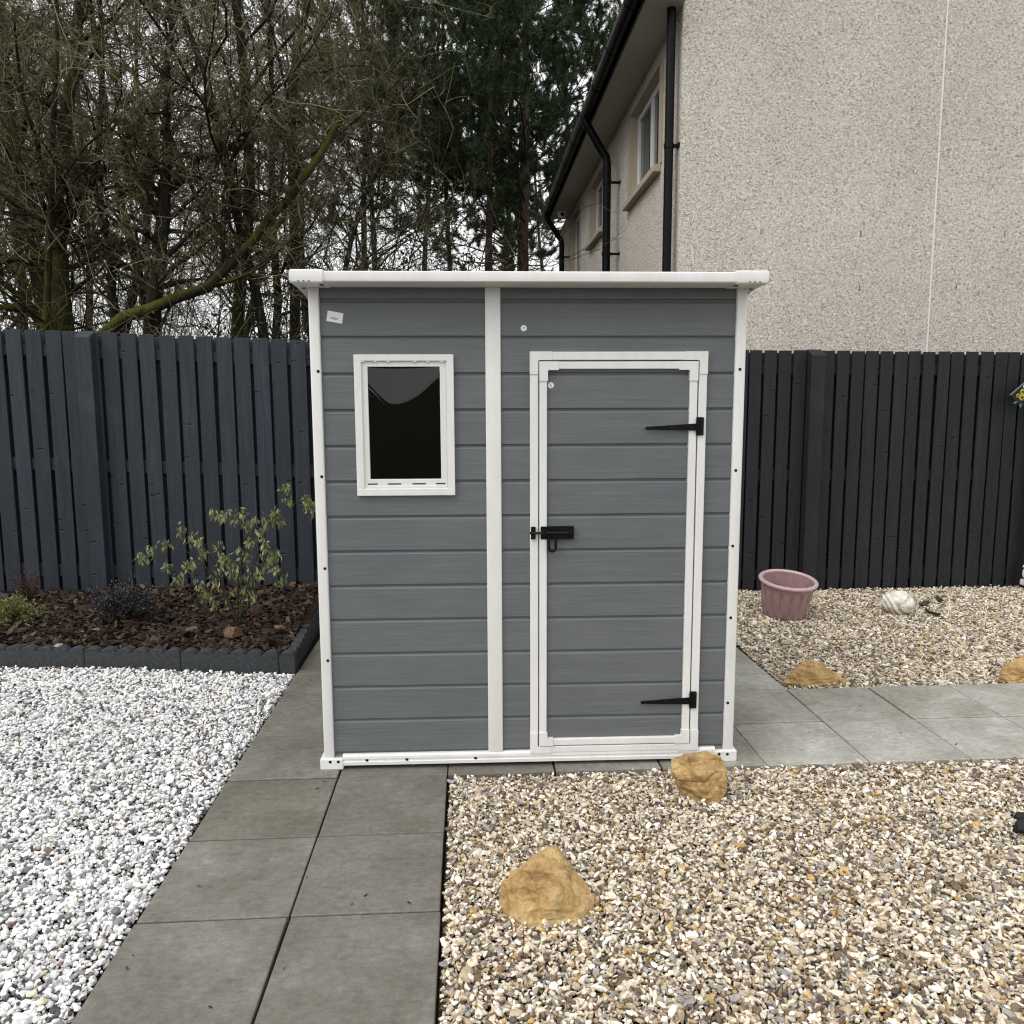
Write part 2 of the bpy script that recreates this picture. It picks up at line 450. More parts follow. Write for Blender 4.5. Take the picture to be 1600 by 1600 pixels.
EDGE_C = Vector((-0.463, 1.392)); EDGE_D = Vector((-1.811, 0.246)).normalized()
def edge_y(x): return EDGE_C.y + (x - EDGE_C.x) * EDGE_D.y / EDGE_D.x
sheet("white_gravel_bed", [(-5.5, -4.2), (-0.458, -4.2), (-0.458, 1.40), (-5.5, edge_y(-5.5) + .02)], -0.030, M['soil'])
sheet("front_gravel_bed", [(0.459, -4.2), (8, -4.2), (8, -0.002), (0.459, -0.002)], -0.034, M['sand'])
def rear_z(x, y): return max(0.0, min(1.0, (y - 0.95) / 2.0)) * 0.075
sheet("rear_gravel_bed", [(2.277, .912), (9, .912), (9, 3.0), (1.9, 3.0), (2.277, 2.26)], lambda x, y: rear_z(x, y) - 0.034, M['sand'])

def bed_z(x, y):
    t = max(0.0, min(1.0, (y - edge_y(x)) / 1.45))
    return 0.052 + 0.125 * t ** 0.7 + 0.018 * mnoise.noise((x * 2.1, y * 2.1, 3.3))
nx, ny = 60, 26
gv = []
for j in range(ny):
    for i in range(nx):
        t = j / (ny - 1); x = -5.2 + (4.74 - 0.10 * t) * i / (nx - 1)
        y0 = edge_y(x) + 0.02; y = y0 + (2.97 - y0) * t
        gv.append((x, y, bed_z(x, y) - 0.012))
gf = [(j * nx + i, j * nx + i + 1, (j + 1) * nx + i + 1, (j + 1) * nx + i) for j in range(ny - 1) for i in range(nx - 1)]
tag(mesh_np("flower_bed", gv, np.array(gf), M['soil'], smooth=True), kind="structure")

# ------------------------------------------------------------------ gravel and mulch (countless stones)
def ico(sub):
    bm = bmesh.new(); bmesh.ops.create_icosphere(bm, subdivisions=sub, radius=1.0)
    v = np.array([x.co[:] for x in bm.verts]); f = np.array([[w.index for w in fc.verts] for fc in bm.faces]); bm.free()
    return v, f

def stone_shapes(sub, n, seed, planes=7, lo=0.45, hi=0.9):
    rs = np.random.RandomState(seed); v0, f = ico(sub); out = []
    for _ in range(n):
        v = v0.copy()
        for _ in range(planes):
            d = rs.normal(size=3); d /= np.linalg.norm(d); h = rs.uniform(lo, hi)
            k = v @ d; v -= np.clip(k - h, 0, None)[:, None] * d
        out.append(v)
    return np.array(out), f

def rot_mats(rs, n, tilt):
    """random spin about Z followed by a random tilt"""
    a = rs.uniform(0, 2 * np.pi, n); ca, sa = np.cos(a), np.sin(a); z = np.zeros(n); o = np.ones(n)
    Rz = np.stack([ca, -sa, z, sa, ca, z, z, z, o], -1).reshape(n, 3, 3)
    t = rs.normal(0, tilt, n); b = rs.uniform(0, 2 * np.pi, n)
    ax = np.stack([np.cos(b), np.sin(b), z], -1)
    K = np.zeros((n, 3, 3)); K[:, 0, 2] = ax[:, 1]; K[:, 1, 2] = -ax[:, 0]; K[:, 2, 0] = -ax[:, 1]; K[:, 2, 1] = ax[:, 0]
    Rt = np.eye(3)[None] + np.sin(t)[:, None, None] * K + (1 - np.cos(t))[:, None, None] * (K @ K)
    return Rt @ Rz

def scatter(name, pos, size, aspect, palette, weights, mat, seed, sub=1, tilt=0.6, jit=0.25, shades=0.15, nshapes=24, planes=7):
    rs = np.random.RandomState(seed)
    n = len(pos)
    shapes, f = stone_shapes(sub, nshapes, seed + 1, planes)
    sh = shapes[rs.randint(0, nshapes, n)]
    sc = size[:, None] * np.array(aspect)[None] * rs.uniform(1 - jit, 1 + jit, (n, 3))
    v = sh * sc[:, None, :]
    v = np.einsum('nij,nkj->nki', rot_mats(rs, n, tilt), v) + pos[:, None, :]
    k = shapes.shape[1]
    faces = (f[None] + (np.arange(n) * k)[:, None, None]).reshape(-1, 3)
    col = np.array(palette)[rs.choice(len(palette), n, p=np.array(weights) / np.sum(weights))] * rs.uniform(1 - shades, 1 + shades, (n, 1))
    col = np.clip(col, 0, 0.9)
    o = mesh_np(name, v.reshape(-1, 3), faces, mat, color=np.repeat(col, k, 0))
    return o

def inside(poly, p):
    poly = np.array(poly); x, y = p[:, 0], p[:, 1]; r = np.zeros(len(p), bool)
    j = len(poly) - 1
    for i in range(len(poly)):
        c = ((poly[i, 1] > y) != (poly[j, 1] > y)) & (x < (poly[j, 0] - poly[i, 0]) * (y - poly[i, 1]) / (poly[j, 1] - poly[i, 1] + 1e-12) + poly[i, 0])
        r ^= c; j = i
    return r

def grid_pts(poly, step, seed, jitter=0.5):
    rs = np.random.RandomState(seed); p = np.array(poly)
    gx = np.arange(p[:, 0].min(), p[:, 0].max(), step); gy = np.arange(p[:, 1].min(), p[:, 1].max(), step)
    g = np.stack(np.meshgrid(gx, gy), -1).reshape(-1, 2)
    g = g + rs.uniform(-jitter, jitter, g.shape) * step
    return g[inside(poly, g)]

def gravel(name, poly, zf, base, step, r, palette, weights, seed, sub, aspect=(1.15, 0.85, 0.65)):
    ps = []; rs = np.random.RandomState(seed + 9)
    for layer, (z0, zs) in enumerate(((base + 0.008, 0.004), (base + 0.019, 0.006), (base + 0.028, 0.006))):
        g = grid_pts(poly, step * (1.0 if layer < 2 else 1.45), seed + layer)
        z = z0 + rs.normal(0, zs, len(g)) + np.array([zf(a, b) for a, b in g]) if zf else z0 + rs.normal(0, zs, len(g))
        # long lazy undulation from raking
        z = z + 0.006 * np.sin(g[:, 0] * 4.1 + seed) * np.sin(g[:, 1] * 3.3)
        ps.append(np.column_stack([g, z]))
    pos = np.concatenate(ps)
    size = r * np.exp(rs.normal(0, 0.32, len(pos)))
    return tag(scatter(name, pos, size, aspect, palette, weights, M['gravel'], seed, sub, 0.85), kind="stuff")

WHITE_P = [(0.86, 0.86, 0.85), (0.80, 0.78, 0.72), (0.52, 0.52, 0.53), (0.20, 0.205, 0.215), (0.07, 0.07, 0.075), (0.20, 0.12, 0.09), (0.62, 0.55, 0.36)]
WHITE_W = [0.60, 0.11, 0.08, 0.12, 0.055, 0.017, 0.018]
GOLD_P = [(0.69, 0.60, 0.465), (0.81, 0.76, 0.67), (0.48, 0.375, 0.25), (0.48, 0.32, 0.12), (0.31, 0.29, 0.265), (0.17, 0.115, 0.07), (0.60, 0.51, 0.39), (0.12, 0.095, 0.075)]
GOLD_W = [0.28, 0.21, 0.16, 0.045, 0.11, 0.10, 0.07, 0.07]
white = gravel("white_gravel", [(-2.3, -1.75), (-0.467, -1.75), (-0.467, 1.375), (-3.4, edge_y(-3.4) - .012), (-3.4, .6)], None, -0.030, 0.0150, 0.0087, WHITE_P, WHITE_W, 11, 0)
tag(white, "crushed white gravel with grey chips left of the paved path", "gravel")
gold1 = gravel("golden_gravel", [(0.468, -1.75), (2.9, -1.75), (3.5, -0.9), (3.5, -0.012), (0.468, -0.012)], None, -0.034, 0.0126, 0.0076, GOLD_P, GOLD_W, 23, 0, (1.45, 0.82, 0.55))
tag(gold1, "cream and golden gravel in front of the shed", "gravel")
gold2 = gravel("golden_gravel", [(2.292, .922), (4.9, .922), (6.2, 2.2), (6.2, 2.96), (1.95, 2.96), (2.292, 2.3)], rear_z, -0.034, 0.0136, 0.0080, GOLD_P, GOLD_W, 37, 0, (1.6, 0.85, 0.5))
tag(gold2, "cream and golden gravel between the path and the right fence", "gravel")

MUL_P = [(0.016, 0.011, 0.008), (0.030, 0.019, 0.010), (0.050, 0.031, 0.022), (0.085, 0.052, 0.034), (0.13, 0.08, 0.05), (0.045, 0.040, 0.037)]
MUL_W = [0.28, 0.28, 0.2, 0.12, 0.05, 0.07]
mp = [(-3.9, edge_y(-3.9) + .06), (-0.53, edge_y(-0.53) + .05), (-0.60, 2.95), (-3.9, 2.95)]
ps = []
for k, (st, dz) in enumerate(((0.030, 0.004), (0.036, 0.012), (0.05, 0.02))):
    g = grid_pts(mp, st, 60 + k)
    ps.append(np.column_stack([g, [bed_z(a, b) + dz for a, b in g]]))
pos = np.concatenate(ps); rs = np.random.RandomState(5)
tag(scatter("bark_mulch", pos, 0.0175 * np.exp(rs.normal(0, 0.40, len(pos))), (1.35, 0.85, 0.20), MUL_P, MUL_W, M['chip'], 61, 1, 0.72, 0.35, 0.3, 30, 9),
    "dark brown bark chips covering the raised bed", "bark mulch", kind="stuff")

# fallen bits of leaf and twig on the slabs
rs = np.random.RandomState(77)
lp = []
for _ in range(30):
    x, y = (rs.uniform(-.44, .44), rs.uniform(-1.5, .0)) if rs.rand() < .45 else (rs.uniform(1.85, 4.6), rs.uniform(0.02, .88))
    lp.append((x, y, 0.004))
for _ in range(7): lp.append((rs.uniform(-.44, -.1), rs.uniform(0, 1.3), .004))
lp = np.array(lp)
tag(scatter("leaf_litter", lp, rs.uniform(0.003, 0.009, len(lp)), (1.5, 0.5, 0.14), [(0.03, 0.02, 0.012), (0.06, 0.04, 0.02), (0.02, 0.018, 0.015), (0.3, 0.28, 0.22)], [.4, .3, .25, .05], M['chip'], 78, 1, 0.2),
    "dark scraps of leaf and twig lying on the slabs", "leaf litter", kind="stuff")

# ------------------------------------------------------------------ edging stones
def edging_stone(p, d, scallops, label):
    """p, d: 2D start and direction; local x runs along the stone"""
    w, th, z0, h = 0.0995, 0.052, -0.04, 0.088
    L = scallops * w
    pts = [(0.0015, z0), (L - 0.0015, z0)]
    top = []
    for s in range(scallops):
        for k in range(9):
            if k == 8 and s < scallops - 1: continue
            t = k / 8
            top.append((min(max(s * w + t * w, 0.0015), L - 0.0015), h - 0.010 + 0.042 * math.sqrt(1 - 0.97 * (2 * t - 1) ** 2)))
    pts += list(reversed(top))
    bm = bmesh.new()
    prism_y(bm, pts, 0, th)
    es = [e for e in bm.edges if abs(e.verts[0].co.y - e.verts[1].co.y) < 1e-5]
    bmesh.ops.bevel(bm, geom=es, offset=0.004, segments=1, affect='EDGES')
    o = finish(bm, "edging_stone", M['edging'], smooth=True, angle=35)
    o.location = (p.x, p.y, 0); o.rotation_euler = (0, 0, math.atan2(d.y, d.x))
    return tag(o, label, "edging stone", "scalloped concrete edging round the flower bed")
D = EDGE_D
q = EDGE_C.copy()
# local y of a stone points to its left; run the row from far to near so its face looks at the camera
runs = [(1, "short end piece of dark scalloped edging at the bed corner beside the path"),
        (6, "dark scalloped edging stone of the front row, first full one from the bed corner"),
        (6, "dark scalloped edging stone of the front row, second full one from the bed corner"),
        (6, "dark scalloped edging stone of the front row in front of the lime green plant"),
        (6, "dark scalloped edging stone of the front row, cut off by the photo's left edge"), ]
for n_, lab in runs:
    e = q + D * (n_ * 0.0995 + 0.001)
    edging_stone(e, -D, n_, lab)
    q = e
q = EDGE_C + Vector((-0.004, 0.052))
sd2 = Vector((-0.045, 1.0)).normalized()
for n_, lab in ((6, "dark scalloped edging stone of the side row, nearest the bed corner"),
                (6, "dark scalloped edging stone of the side row, between the bed and the shed"),
                (3, "dark scalloped edging stone of the side row, ending at the fence")):
    edging_stone(q, sd2, n_, lab)
    q = q + sd2 * (n_ * 0.0995 + 0.001)

# ------------------------------------------------------------------ garden shed
shed = empty("garden_shed", (-0.08466, 0.07493, 0.0), math.atan2(-0.01862822, 0.99982648))
tag(shed, "grey plank plastic shed with white trim, window and door", "shed")
Z0, DZ = 0.068, 0.1447
def profile(z0, z1):
    p = []
    for k in range(-1, 15):
        zk = Z0 + DZ * k
        p += [(0.0, zk - 0.0135), (0.0025, zk - 0.009), (0.0095, zk - 0.0038), (0.0095, zk + 0.0038), (0.0, zk + 0.0055)]
    out = [(y, z) for y, z in p if z0 < z < z1]
    ya = lambda z: np.interp(z, [b for a, b in p], [a for a, b in p])
    return [(float(ya(z0)), z0)] + out + [(float(ya(z1)), z1)]
def siding(bm, x0, x1, z0, z1, y=0.022, thick=0.02, side=None):
    pr = profile(z0, z1)
    nseg = max(1, int((x1 - x0) / 0.25))
    xs = np.linspace(x0, x1, nseg + 1)
    rows = []
    for (py, pz) in pr:
        rows.append([bm.verts.new((x, y + py, pz) if side is None else ((side[0] + side[1] * py), x, pz)) for x in xs])
    for r0, r1 in zip(rows[:-1], rows[1:]):
        for i in range(nseg):
            bm.faces.new((r0[i], r0[i + 1], r1[i + 1], r1[i]))
def part(bm, name, mat, parent=shed, **k): return finish(bm, name, mat, parent, **k)

bm = bmesh.new()
siding(bm, 0.050, 0.214, 0.045, 1.998); siding(bm, 0.556, 0.720, 0.045, 1.998)
siding(bm, 0.214, 0.556, 0.045, 1.198); siding(bm, 0.214, 0.556, 1.708, 1.998)
part(bm, "wall_panel", M['siding'])
bm = bmesh.new()
siding(bm, 0.770, 0.905, 0.045, 1.998); siding(bm, 1.606, 1.736, 0.045, 1.998); siding(bm, 0.905, 1.606, 1.728, 1.998)
part(bm, "wall_panel", M['siding'])
for xs_, sg in ((0.030, 1), (1.757, -1)):
    bm = bmesh.new(); siding(bm, 0.05, 1.06, 0.045, 1.90, side=(xs_, sg)); part(bm, "wall_panel", M['siding'])
bm = bmesh.new(); cbox(bm, 0.05, 1.74, 1.055, 1.075, 0.045, 1.86, 0.003); part(bm, "back_wall", M['siding'])
bm = bmesh.new(); cbox(bm, 0.05, 1.74, 0.06, 1.05, 0.004, 0.03, 0.003); part(bm, "shed_floor", M['dark'])
bm = bmesh.new()
for a, b, c, d, e, f in ((0.045, 0.72, 0.20, 0.205, 0.05, 1.95), (0.76, 1.735, 0.055, 0.06, 0.05, 1.95)):
    cbox(bm, a, b, c, d, e, f)
part(bm, "inner_lining", M['dark'])

def screw(parent, pts, y):
    for x, z in pts:
        bm = bmesh.new(); disc(bm, x, y - 0.0012, z, 0.0062, 0.003)
        finish(bm, "screw_cap", M['hole'], parent)
for x0, x1, scr in ((0.016, 0.058, ((0.047, 1.669), (0.047, 1.248), (0.047, 0.869), (0.046, 0.478))),
                    (1.730, 1.772, ((1.749, 1.674), (1.745, 1.262), (1.742, 0.945), (1.743, 0.637), (1.742, 0.262)))):
    bm = bmesh.new(); cbox(bm, x0, x1, 0.008, 0.055, 0.045, 1.999, 0.006, 3)
    post = part(bm, "corner_post", M['white'], smooth=True, angle=35)
    screw(post, scr, 0.008)
for x0, x1 in ((0.016, 0.058), (1.730, 1.772)):
    bm = bmesh.new(); cbox(bm, x0, x1, 1.045, 1.085, 0.03, 1.86, 0.005, 2); part(bm, "corner_post", M['white'])
bm = bmesh.new(); cbox(bm, 0.7135, 0.7755, 0.010, 0.05, 0.058, 1.999, 0.005, 3); part(bm, "centre_post", M['white'], smooth=True, angle=35)

bm = bmesh.new()
pr = [(0.012, 0.016), (0.004, 0.018), (0.003, 0.032), (0.0065, 0.034), (0.0065, 0.043), (0.004, 0.045), (0.005, 0.056), (0.014, 0.0625), (0.030, 0.0625), (0.030, 0.016)]
a = [bm.verts.new((0.094, y, z)) for y, z in pr]; b = [bm.verts.new((1.693, y, z)) for y, z in pr]
for i in range(len(pr)):
    j = (i + 1) % len(pr); bm.faces.new((a[i], b[i], b[j], a[j]))
rail = part(bm, "base_rail", M['white'])
screw(rail, ((0.197, 0.039), (0.366, 0.039), (0.658, 0.039), (1.633, 0.039)), 0.0055)
for x0, x1 in ((0.045, 0.10), (1.69, 1.742)):
    bm = bmesh.new(); cbox(bm, x0, x1, 0.03, 1.06, 0.01, 0.06, 0.004); part(bm, "side_rail", M['white'])
for x0, x1, sg, scr in ((0.0, 0.097, 1, ((0.043, 0.037), (0.077, 0.037))), (1.690, 1.787, -1, ((1.709, 0.036), (1.745, 0.035)))):
    bm = bmesh.new()
    cbox(bm, x0, x1, 0.0, 0.085, 0.0, 0.050, 0.005, 2)
    xi = 0.017 if sg == 1 else 1.770; xo = x0 + 0.003 if sg == 1 else x1 - 0.003
    prism_y(bm, [(xo, 0.048), (xi, 0.048), (xi, 0.072)] if sg == 1 else [(xi, 0.048), (xo, 0.048), (xi, 0.072)], 0.012, 0.06)
    blk = part(bm, "corner_block", M['white'])
    screw(blk, scr, 0.0)

# roof: sloping slab with rounded fascia, soffit and two corner caps
bm = bmesh.new()
X0, X1 = -0.022, 1.807
prf = [(-0.105, 1.9985), (-0.1095, 2.002), (-0.110, 2.006), (-0.110, 2.031), (-0.1085, 2.036), (-0.102, 2.0395), (0.35, 2.000), (1.20, 1.905), (1.21, 1.898), (1.21, 1.868), (1.20, 1.862), (0.30, 1.955), (0.012, 1.9995)]
a = [bm.verts.new((X0, y, z)) for y, z in prf]; b = [bm.verts.new((X1, y, z)) for y, z in prf]
for i in range(len(prf)):
    j = (i + 1) % len(prf); bm.faces.new((a[i], b[i], b[j], a[j]))
bm.faces.new(a); bm.faces.new(list(reversed(b)))
roof = part(bm, "roof", M['white'], smooth=True, angle=30)
for x0, x1 in ((-0.027, 0.103), (1.682, 1.812)):
    bm = bmesh.new()
    pc = [(-0.110, 1.9945), (-0.1145, 1.998), (-0.1155, 2.004), (-0.1155, 2.036), (-0.1135, 2.041), (-0.107, 2.0445), (0.14, 2.024), (0.14, 1.983), (0.010, 1.9965)]
    a = [bm.verts.new((x0, y, z)) for y, z in pc]; b = [bm.verts.new((x1, y, z)) for y, z in pc]
    for i in range(len(pc)):
        j = (i + 1) % len(pc); bm.faces.new((a[i], b[i], b[j], a[j]))
    bm.faces.new(a); bm.faces.new(list(reversed(b)))
    bmesh.ops.bevel(bm, geom=[e for e in bm.edges if abs(e.verts[0].co.x - e.verts[1].co.x) < 1e-6], offset=0.004, segments=2, affect='EDGES')
    cap = part(bm, "corner_cap", M['white'], roof, smooth=True, angle=35)
    out = x0 < 0
    cx = [x0 + .035, x0 + .055, x0 + .075] if out else [x1 - .035, x1 - .055, x1 - .075]
    for x in cx:
        bm = bmesh.new(); cbox(bm, x - .003, x + .003, -0.1164, -0.108, 1.9985, 2.002); finish(bm, "drain_hole", M['hole'], roof)
    for x, y, z in (((x0 + .112), -0.06, 1.9958), ((x0 + .03), 0.0, 1.993)) if out else (((x1 - .112), -0.06, 1.9958), ((x1 - .03), 0.0, 1.993)):
        bm = bmesh.new(); cbox(bm, x - .007, x + .007, y - .007, y + .007, z - 0.004, z - 0.001); finish(bm, "screw_cap", M['hole'], roof)

# window
bm = bmesh.new()
def ring(bm, x0, x1, z0, z1, w, y0, y1, c=0.002, wb=None, wt=None):
    wb = wb or w; wt = wt or w
    cbox(bm, x0, x1, y0, y1, z1 - wt, z1, c, 2); cbox(bm, x0, x1, y0, y1, z0, z0 + wb, c, 2)
    cbox(bm, x0, x0 + w, y0 + .0004, y1, z0 + wb - .003, z1 - wt + .003, c, 2); cbox(bm, x1 - w, x1, y0 + .0004, y1, z0 + wb - .003, z1 - wt + .003, c, 2)
ring(bm, 0.188, 0.586, 1.168, 1.735, 0.030, 0.004, 0.022, 0.0025, 0.029, 0.026)
ring(bm, 0.2155, 0.5555, 1.195, 1.709, 0.026, 0.0135, 0.075, 0.002, 0.040, 0.022)
prism_y(bm, [(0.222, 1.1955), (0.552, 1.1955), (0.544, 1.206), (0.230, 1.206)], 0.0075, 0.014)
for x in (0.224, 0.274, 0.324, 0.432, 0.482, 0.540): cbox(bm, x - .007, x + .007, 0.006, 0.018, 1.703, 1.712, 0.002)
win = part(bm, "window", M['white'])
for x0, x1 in ((0.232, 0.270), (0.312, 0.366), (0.412, 0.466), (0.508, 0.546)):
    bm = bmesh.new(); cbox(bm, x0, x1, 0.0125, 0.0142, 1.2135, 1.2185); finish(bm, "vent_slot", M['ink'], win)
t = NT("dark_acrylic_pane"); t.done((0.001, 0.001, 0.001), 0.01, None, 0.5)
pn_x = np.linspace(0.236, 0.540, 60); pn_z = np.linspace(1.226, 1.704, 90)
X, Z = np.meshgrid(pn_x, pn_z)
zc = np.interp(X, [0.23, 0.262, 0.295, 0.325, 0.36, 0.40, 0.44, 0.48, 0.515, 0.545], [1.640, 1.610, 1.573, 1.549, 1.547, 1.559, 1.582, 1.617, 1.652, 1.672])
w = 0.006
sp = w * np.log1p(np.exp(np.clip((Z - zc) / w, -40, 40)))
fold = 0.0006 * np.sin((Z - zc) * 260) * np.exp(-((Z - zc + 0.03) / 0.02) ** 2) * np.clip((0.34 - X) / 0.08, 0, 1)
Yp = 0.021 + 0.13 * sp - 0.035 * (Z - 1.228) * (sp < 0.002) - 0.035 * (np.minimum(Z, zc) - 1.228) * (sp >= 0.002) + fold + 0.008
n1, n2 = X.shape
idx = np.arange(n1 * n2).reshape(n1, n2)
qf = np.stack([idx[:-1, :-1], idx[:-1, 1:], idx[1:, 1:], idx[1:, :-1]], -1).reshape(-1, 4)
mesh_np("pane", np.stack([X, Yp, Z], -1).reshape(-1, 3), qf, t.m, win, smooth=True)

# door frame and door
def lcorner(bm, cx, cz, sx, sz, w, arm, y0, y1, over=0.0):
    """L shaped corner joint; (cx,cz) is the outer corner, sx/sz point inwards"""
    w += over
    pts = [(cx, cz), (cx + sx * arm, cz), (cx + sx * arm, cz + sz * w), (cx + sx * (w + .004), cz + sz * w), (cx + sx * w, cz + sz * (w + .004)), (cx + sx * w, cz + sz * arm), (cx, cz + sz * arm)]
    prism_y(bm, pts, y0, y1)
bm = bmesh.new()
ring(bm, 0.893, 1.615, 0.0565, 1.745, 0.0335, 0.0035, 0.030, 0.003, 0.028, 0.0335)
for cx, cz, sx, sz in ((0.8922, 1.7458, 1, -1), (1.6158, 1.7458, -1, -1), (0.8922, 0.0555, 1, 1), (1.6158, 0.0555, -1, 1)):
    lcorner(bm, cx, cz, sx, sz, 0.034 if sz < 0 else 0.029, 0.090, 0.0005, 0.028)
part(bm, "door_frame", M['white'])
bm = bmesh.new(); siding(bm, 0.945, 1.562, 0.10, 1.695, y=0.0165)
door = part(bm, "door", M['siding'])
bm = bmesh.new()
ring(bm, 0.931, 1.576, 0.0885, 1.706, 0.031, 0.0025, 0.030, 0.003, 0.029, 0.030)
for cx, cz, sx, sz in ((0.9303, 1.7067, 1, -1), (1.5767, 1.7067, -1, -1), (0.9303, 0.0878, 1, 1), (1.5767, 0.0878, -1, 1)):
    lcorner(bm, cx, cz, sx, sz, 0.0325, 0.078 if sz < 0 else 0.06, -0.001, 0.028, 0.002)
finish(bm, "door_trim", M['white'], door)
for zc_, lab in ((1.4445, None), (0.2815, None)):
    bm = bmesh.new()
    cbox(bm, 1.5735, 1.6035, -0.004, 0.004, zc_ - 0.037, zc_ + 0.037, 0.0015)
    prism_y(bm, [(1.364, zc_ - 0.011), (1.367, zc_ - 0.0135), (1.575, zc_ - 0.0175), (1.575, zc_ + 0.0115), (1.368, zc_ - 0.0015), (1.364, zc_ - 0.004)], -0.004, 0.0005)
    prism_y(bm, [(1.572, zc_ + .03), (1.578, zc_ + .03), (1.578, zc_ - .03), (1.572, zc_ - .03)], -0.0085, 0.0)
    h = finish(bm, "hinge", M['black'], door)
    for x, z in ((1.596, zc_ + .028), (1.597, zc_), (1.595, zc_ - .028), (1.555, zc_ - .005), (1.47, zc_ - .004), (1.385, zc_ - .007)):
        bm = bmesh.new(); disc(bm, x, -0.0056, z, 0.0028, 0.003, 10); finish(bm, "screw_head", M['screw'], h)
bm = bmesh.new()
cbox(bm, 0.936, 1.073, -0.002, 0.016, 0.983, 1.036, 0.0015)
cbox(bm, 0.8955, 0.9145, -0.0085, 0.003, 0.984, 1.036, 0.0015)
for x in (0.952, 1.058): cbox(bm, x - .008, x + .008, -0.013, -0.002, 0.997, 1.023, 0.003, 2)
prism_y(bm, [(0.968, 1.034), (0.998, 1.034), (0.990, 1.026), (0.976, 1.026)], -0.012, -0.001)
bolt = finish(bm, "bolt", M['black'], door)
P = np.array([[[0.890, -0.0075, 1.0105], [0.98, -0.0075, 1.0105], [1.066, -0.0075, 1.0105]]]); v, qd = tubes(P, np.full((1, 3), 0.0052), 10)
mesh_np("bolt_rod", v, qd, plain("worn_black_steel", (0.012, 0.012, 0.011), 0.35, 0.3, 0.2), bolt, smooth=True)
th = np.linspace(0, math.pi, 9)
loop = [(0.9685, -0.006, 1.0), (0.9685, -0.009, 0.965)] + [(0.983 - 0.0145 * math.cos(x), -0.009, 0.948 - 0.0145 * math.sin(x)) for x in th] + [(0.9975, -0.009, 0.965), (0.9975, -0.006, 1.0)]
v, qd = tubes(np.array([loop]), np.full((1, len(loop)), 0.0056), 8)
mesh_np("hasp_loop", v, qd, M['black'], bolt, smooth=True)

# stickers
def text_mesh(body, size):
    cu = bpy.data.curves.new("lettering", 'FONT'); cu.body = body; cu.size = size; cu.align_x = 'CENTER'; cu.align_y = 'CENTER'; cu.extrude = 0.0002; cu.resolution_u = 3
    o = bpy.data.objects.new("lettering", cu); COL.objects.link(o)
    bpy.context.view_layer.update()
    me = bpy.data.meshes.new_from_object(o.evaluated_get(bpy.context.evaluated_depsgraph_get()))
    COL.objects.unlink(o); bpy.data.objects.remove(o)
    return me
def put_text(me, name, loc, tilt, mat, parent):
    me.transform(Matrix.Translation(loc) @ Matrix.Rotation(tilt, 4, 'Y') @ Matrix.Rotation(rad(90), 4, 'X'))
    return link_mesh(name, me, mat, parent)
bm = bmesh.new()
prism_y(bm, [(0.090, 1.908), (0.083, 1.8675), (0.1445, 1.856), (0.1515, 1.8965)][::-1], 0.0208, 0.0226)
st = part(bm, "sticker", M['sticker']); st["label"] = "white rectangular paper label with dark print"
put_text(text_mesh("argos", 0.0135), "printing", (0.1155, 0.0205, 1.878), rad(11), M['ink'], st)
for (x, z, par, y) in ((0.869, 1.839, shed, 0.0212), (0.978, 1.612, door, 0.0157)):
    bm = bmesh.new(); disc(bm, x, y, z, 0.0122, 0.0014, 24)
    st = finish(bm, "sticker", M['sticker'], par)
    me = text_mesh("K" if par is shed else "keter", 0.011 if par is shed else 0.0085)
    if par is shed: put_text(me, "printing", (x, y - 0.0004, z), rad(20), M['ink'], st); st["label"] = "small round white sticker"
    else: me.transform(Matrix.Translation((x, y - 0.0004, z)) @ Matrix.Rotation(rad(60), 4, 'Y') @ Matrix.Rotation(rad(90), 4, 'X')); link_mesh("printing", me, M['ink'], None if par is shed else door)

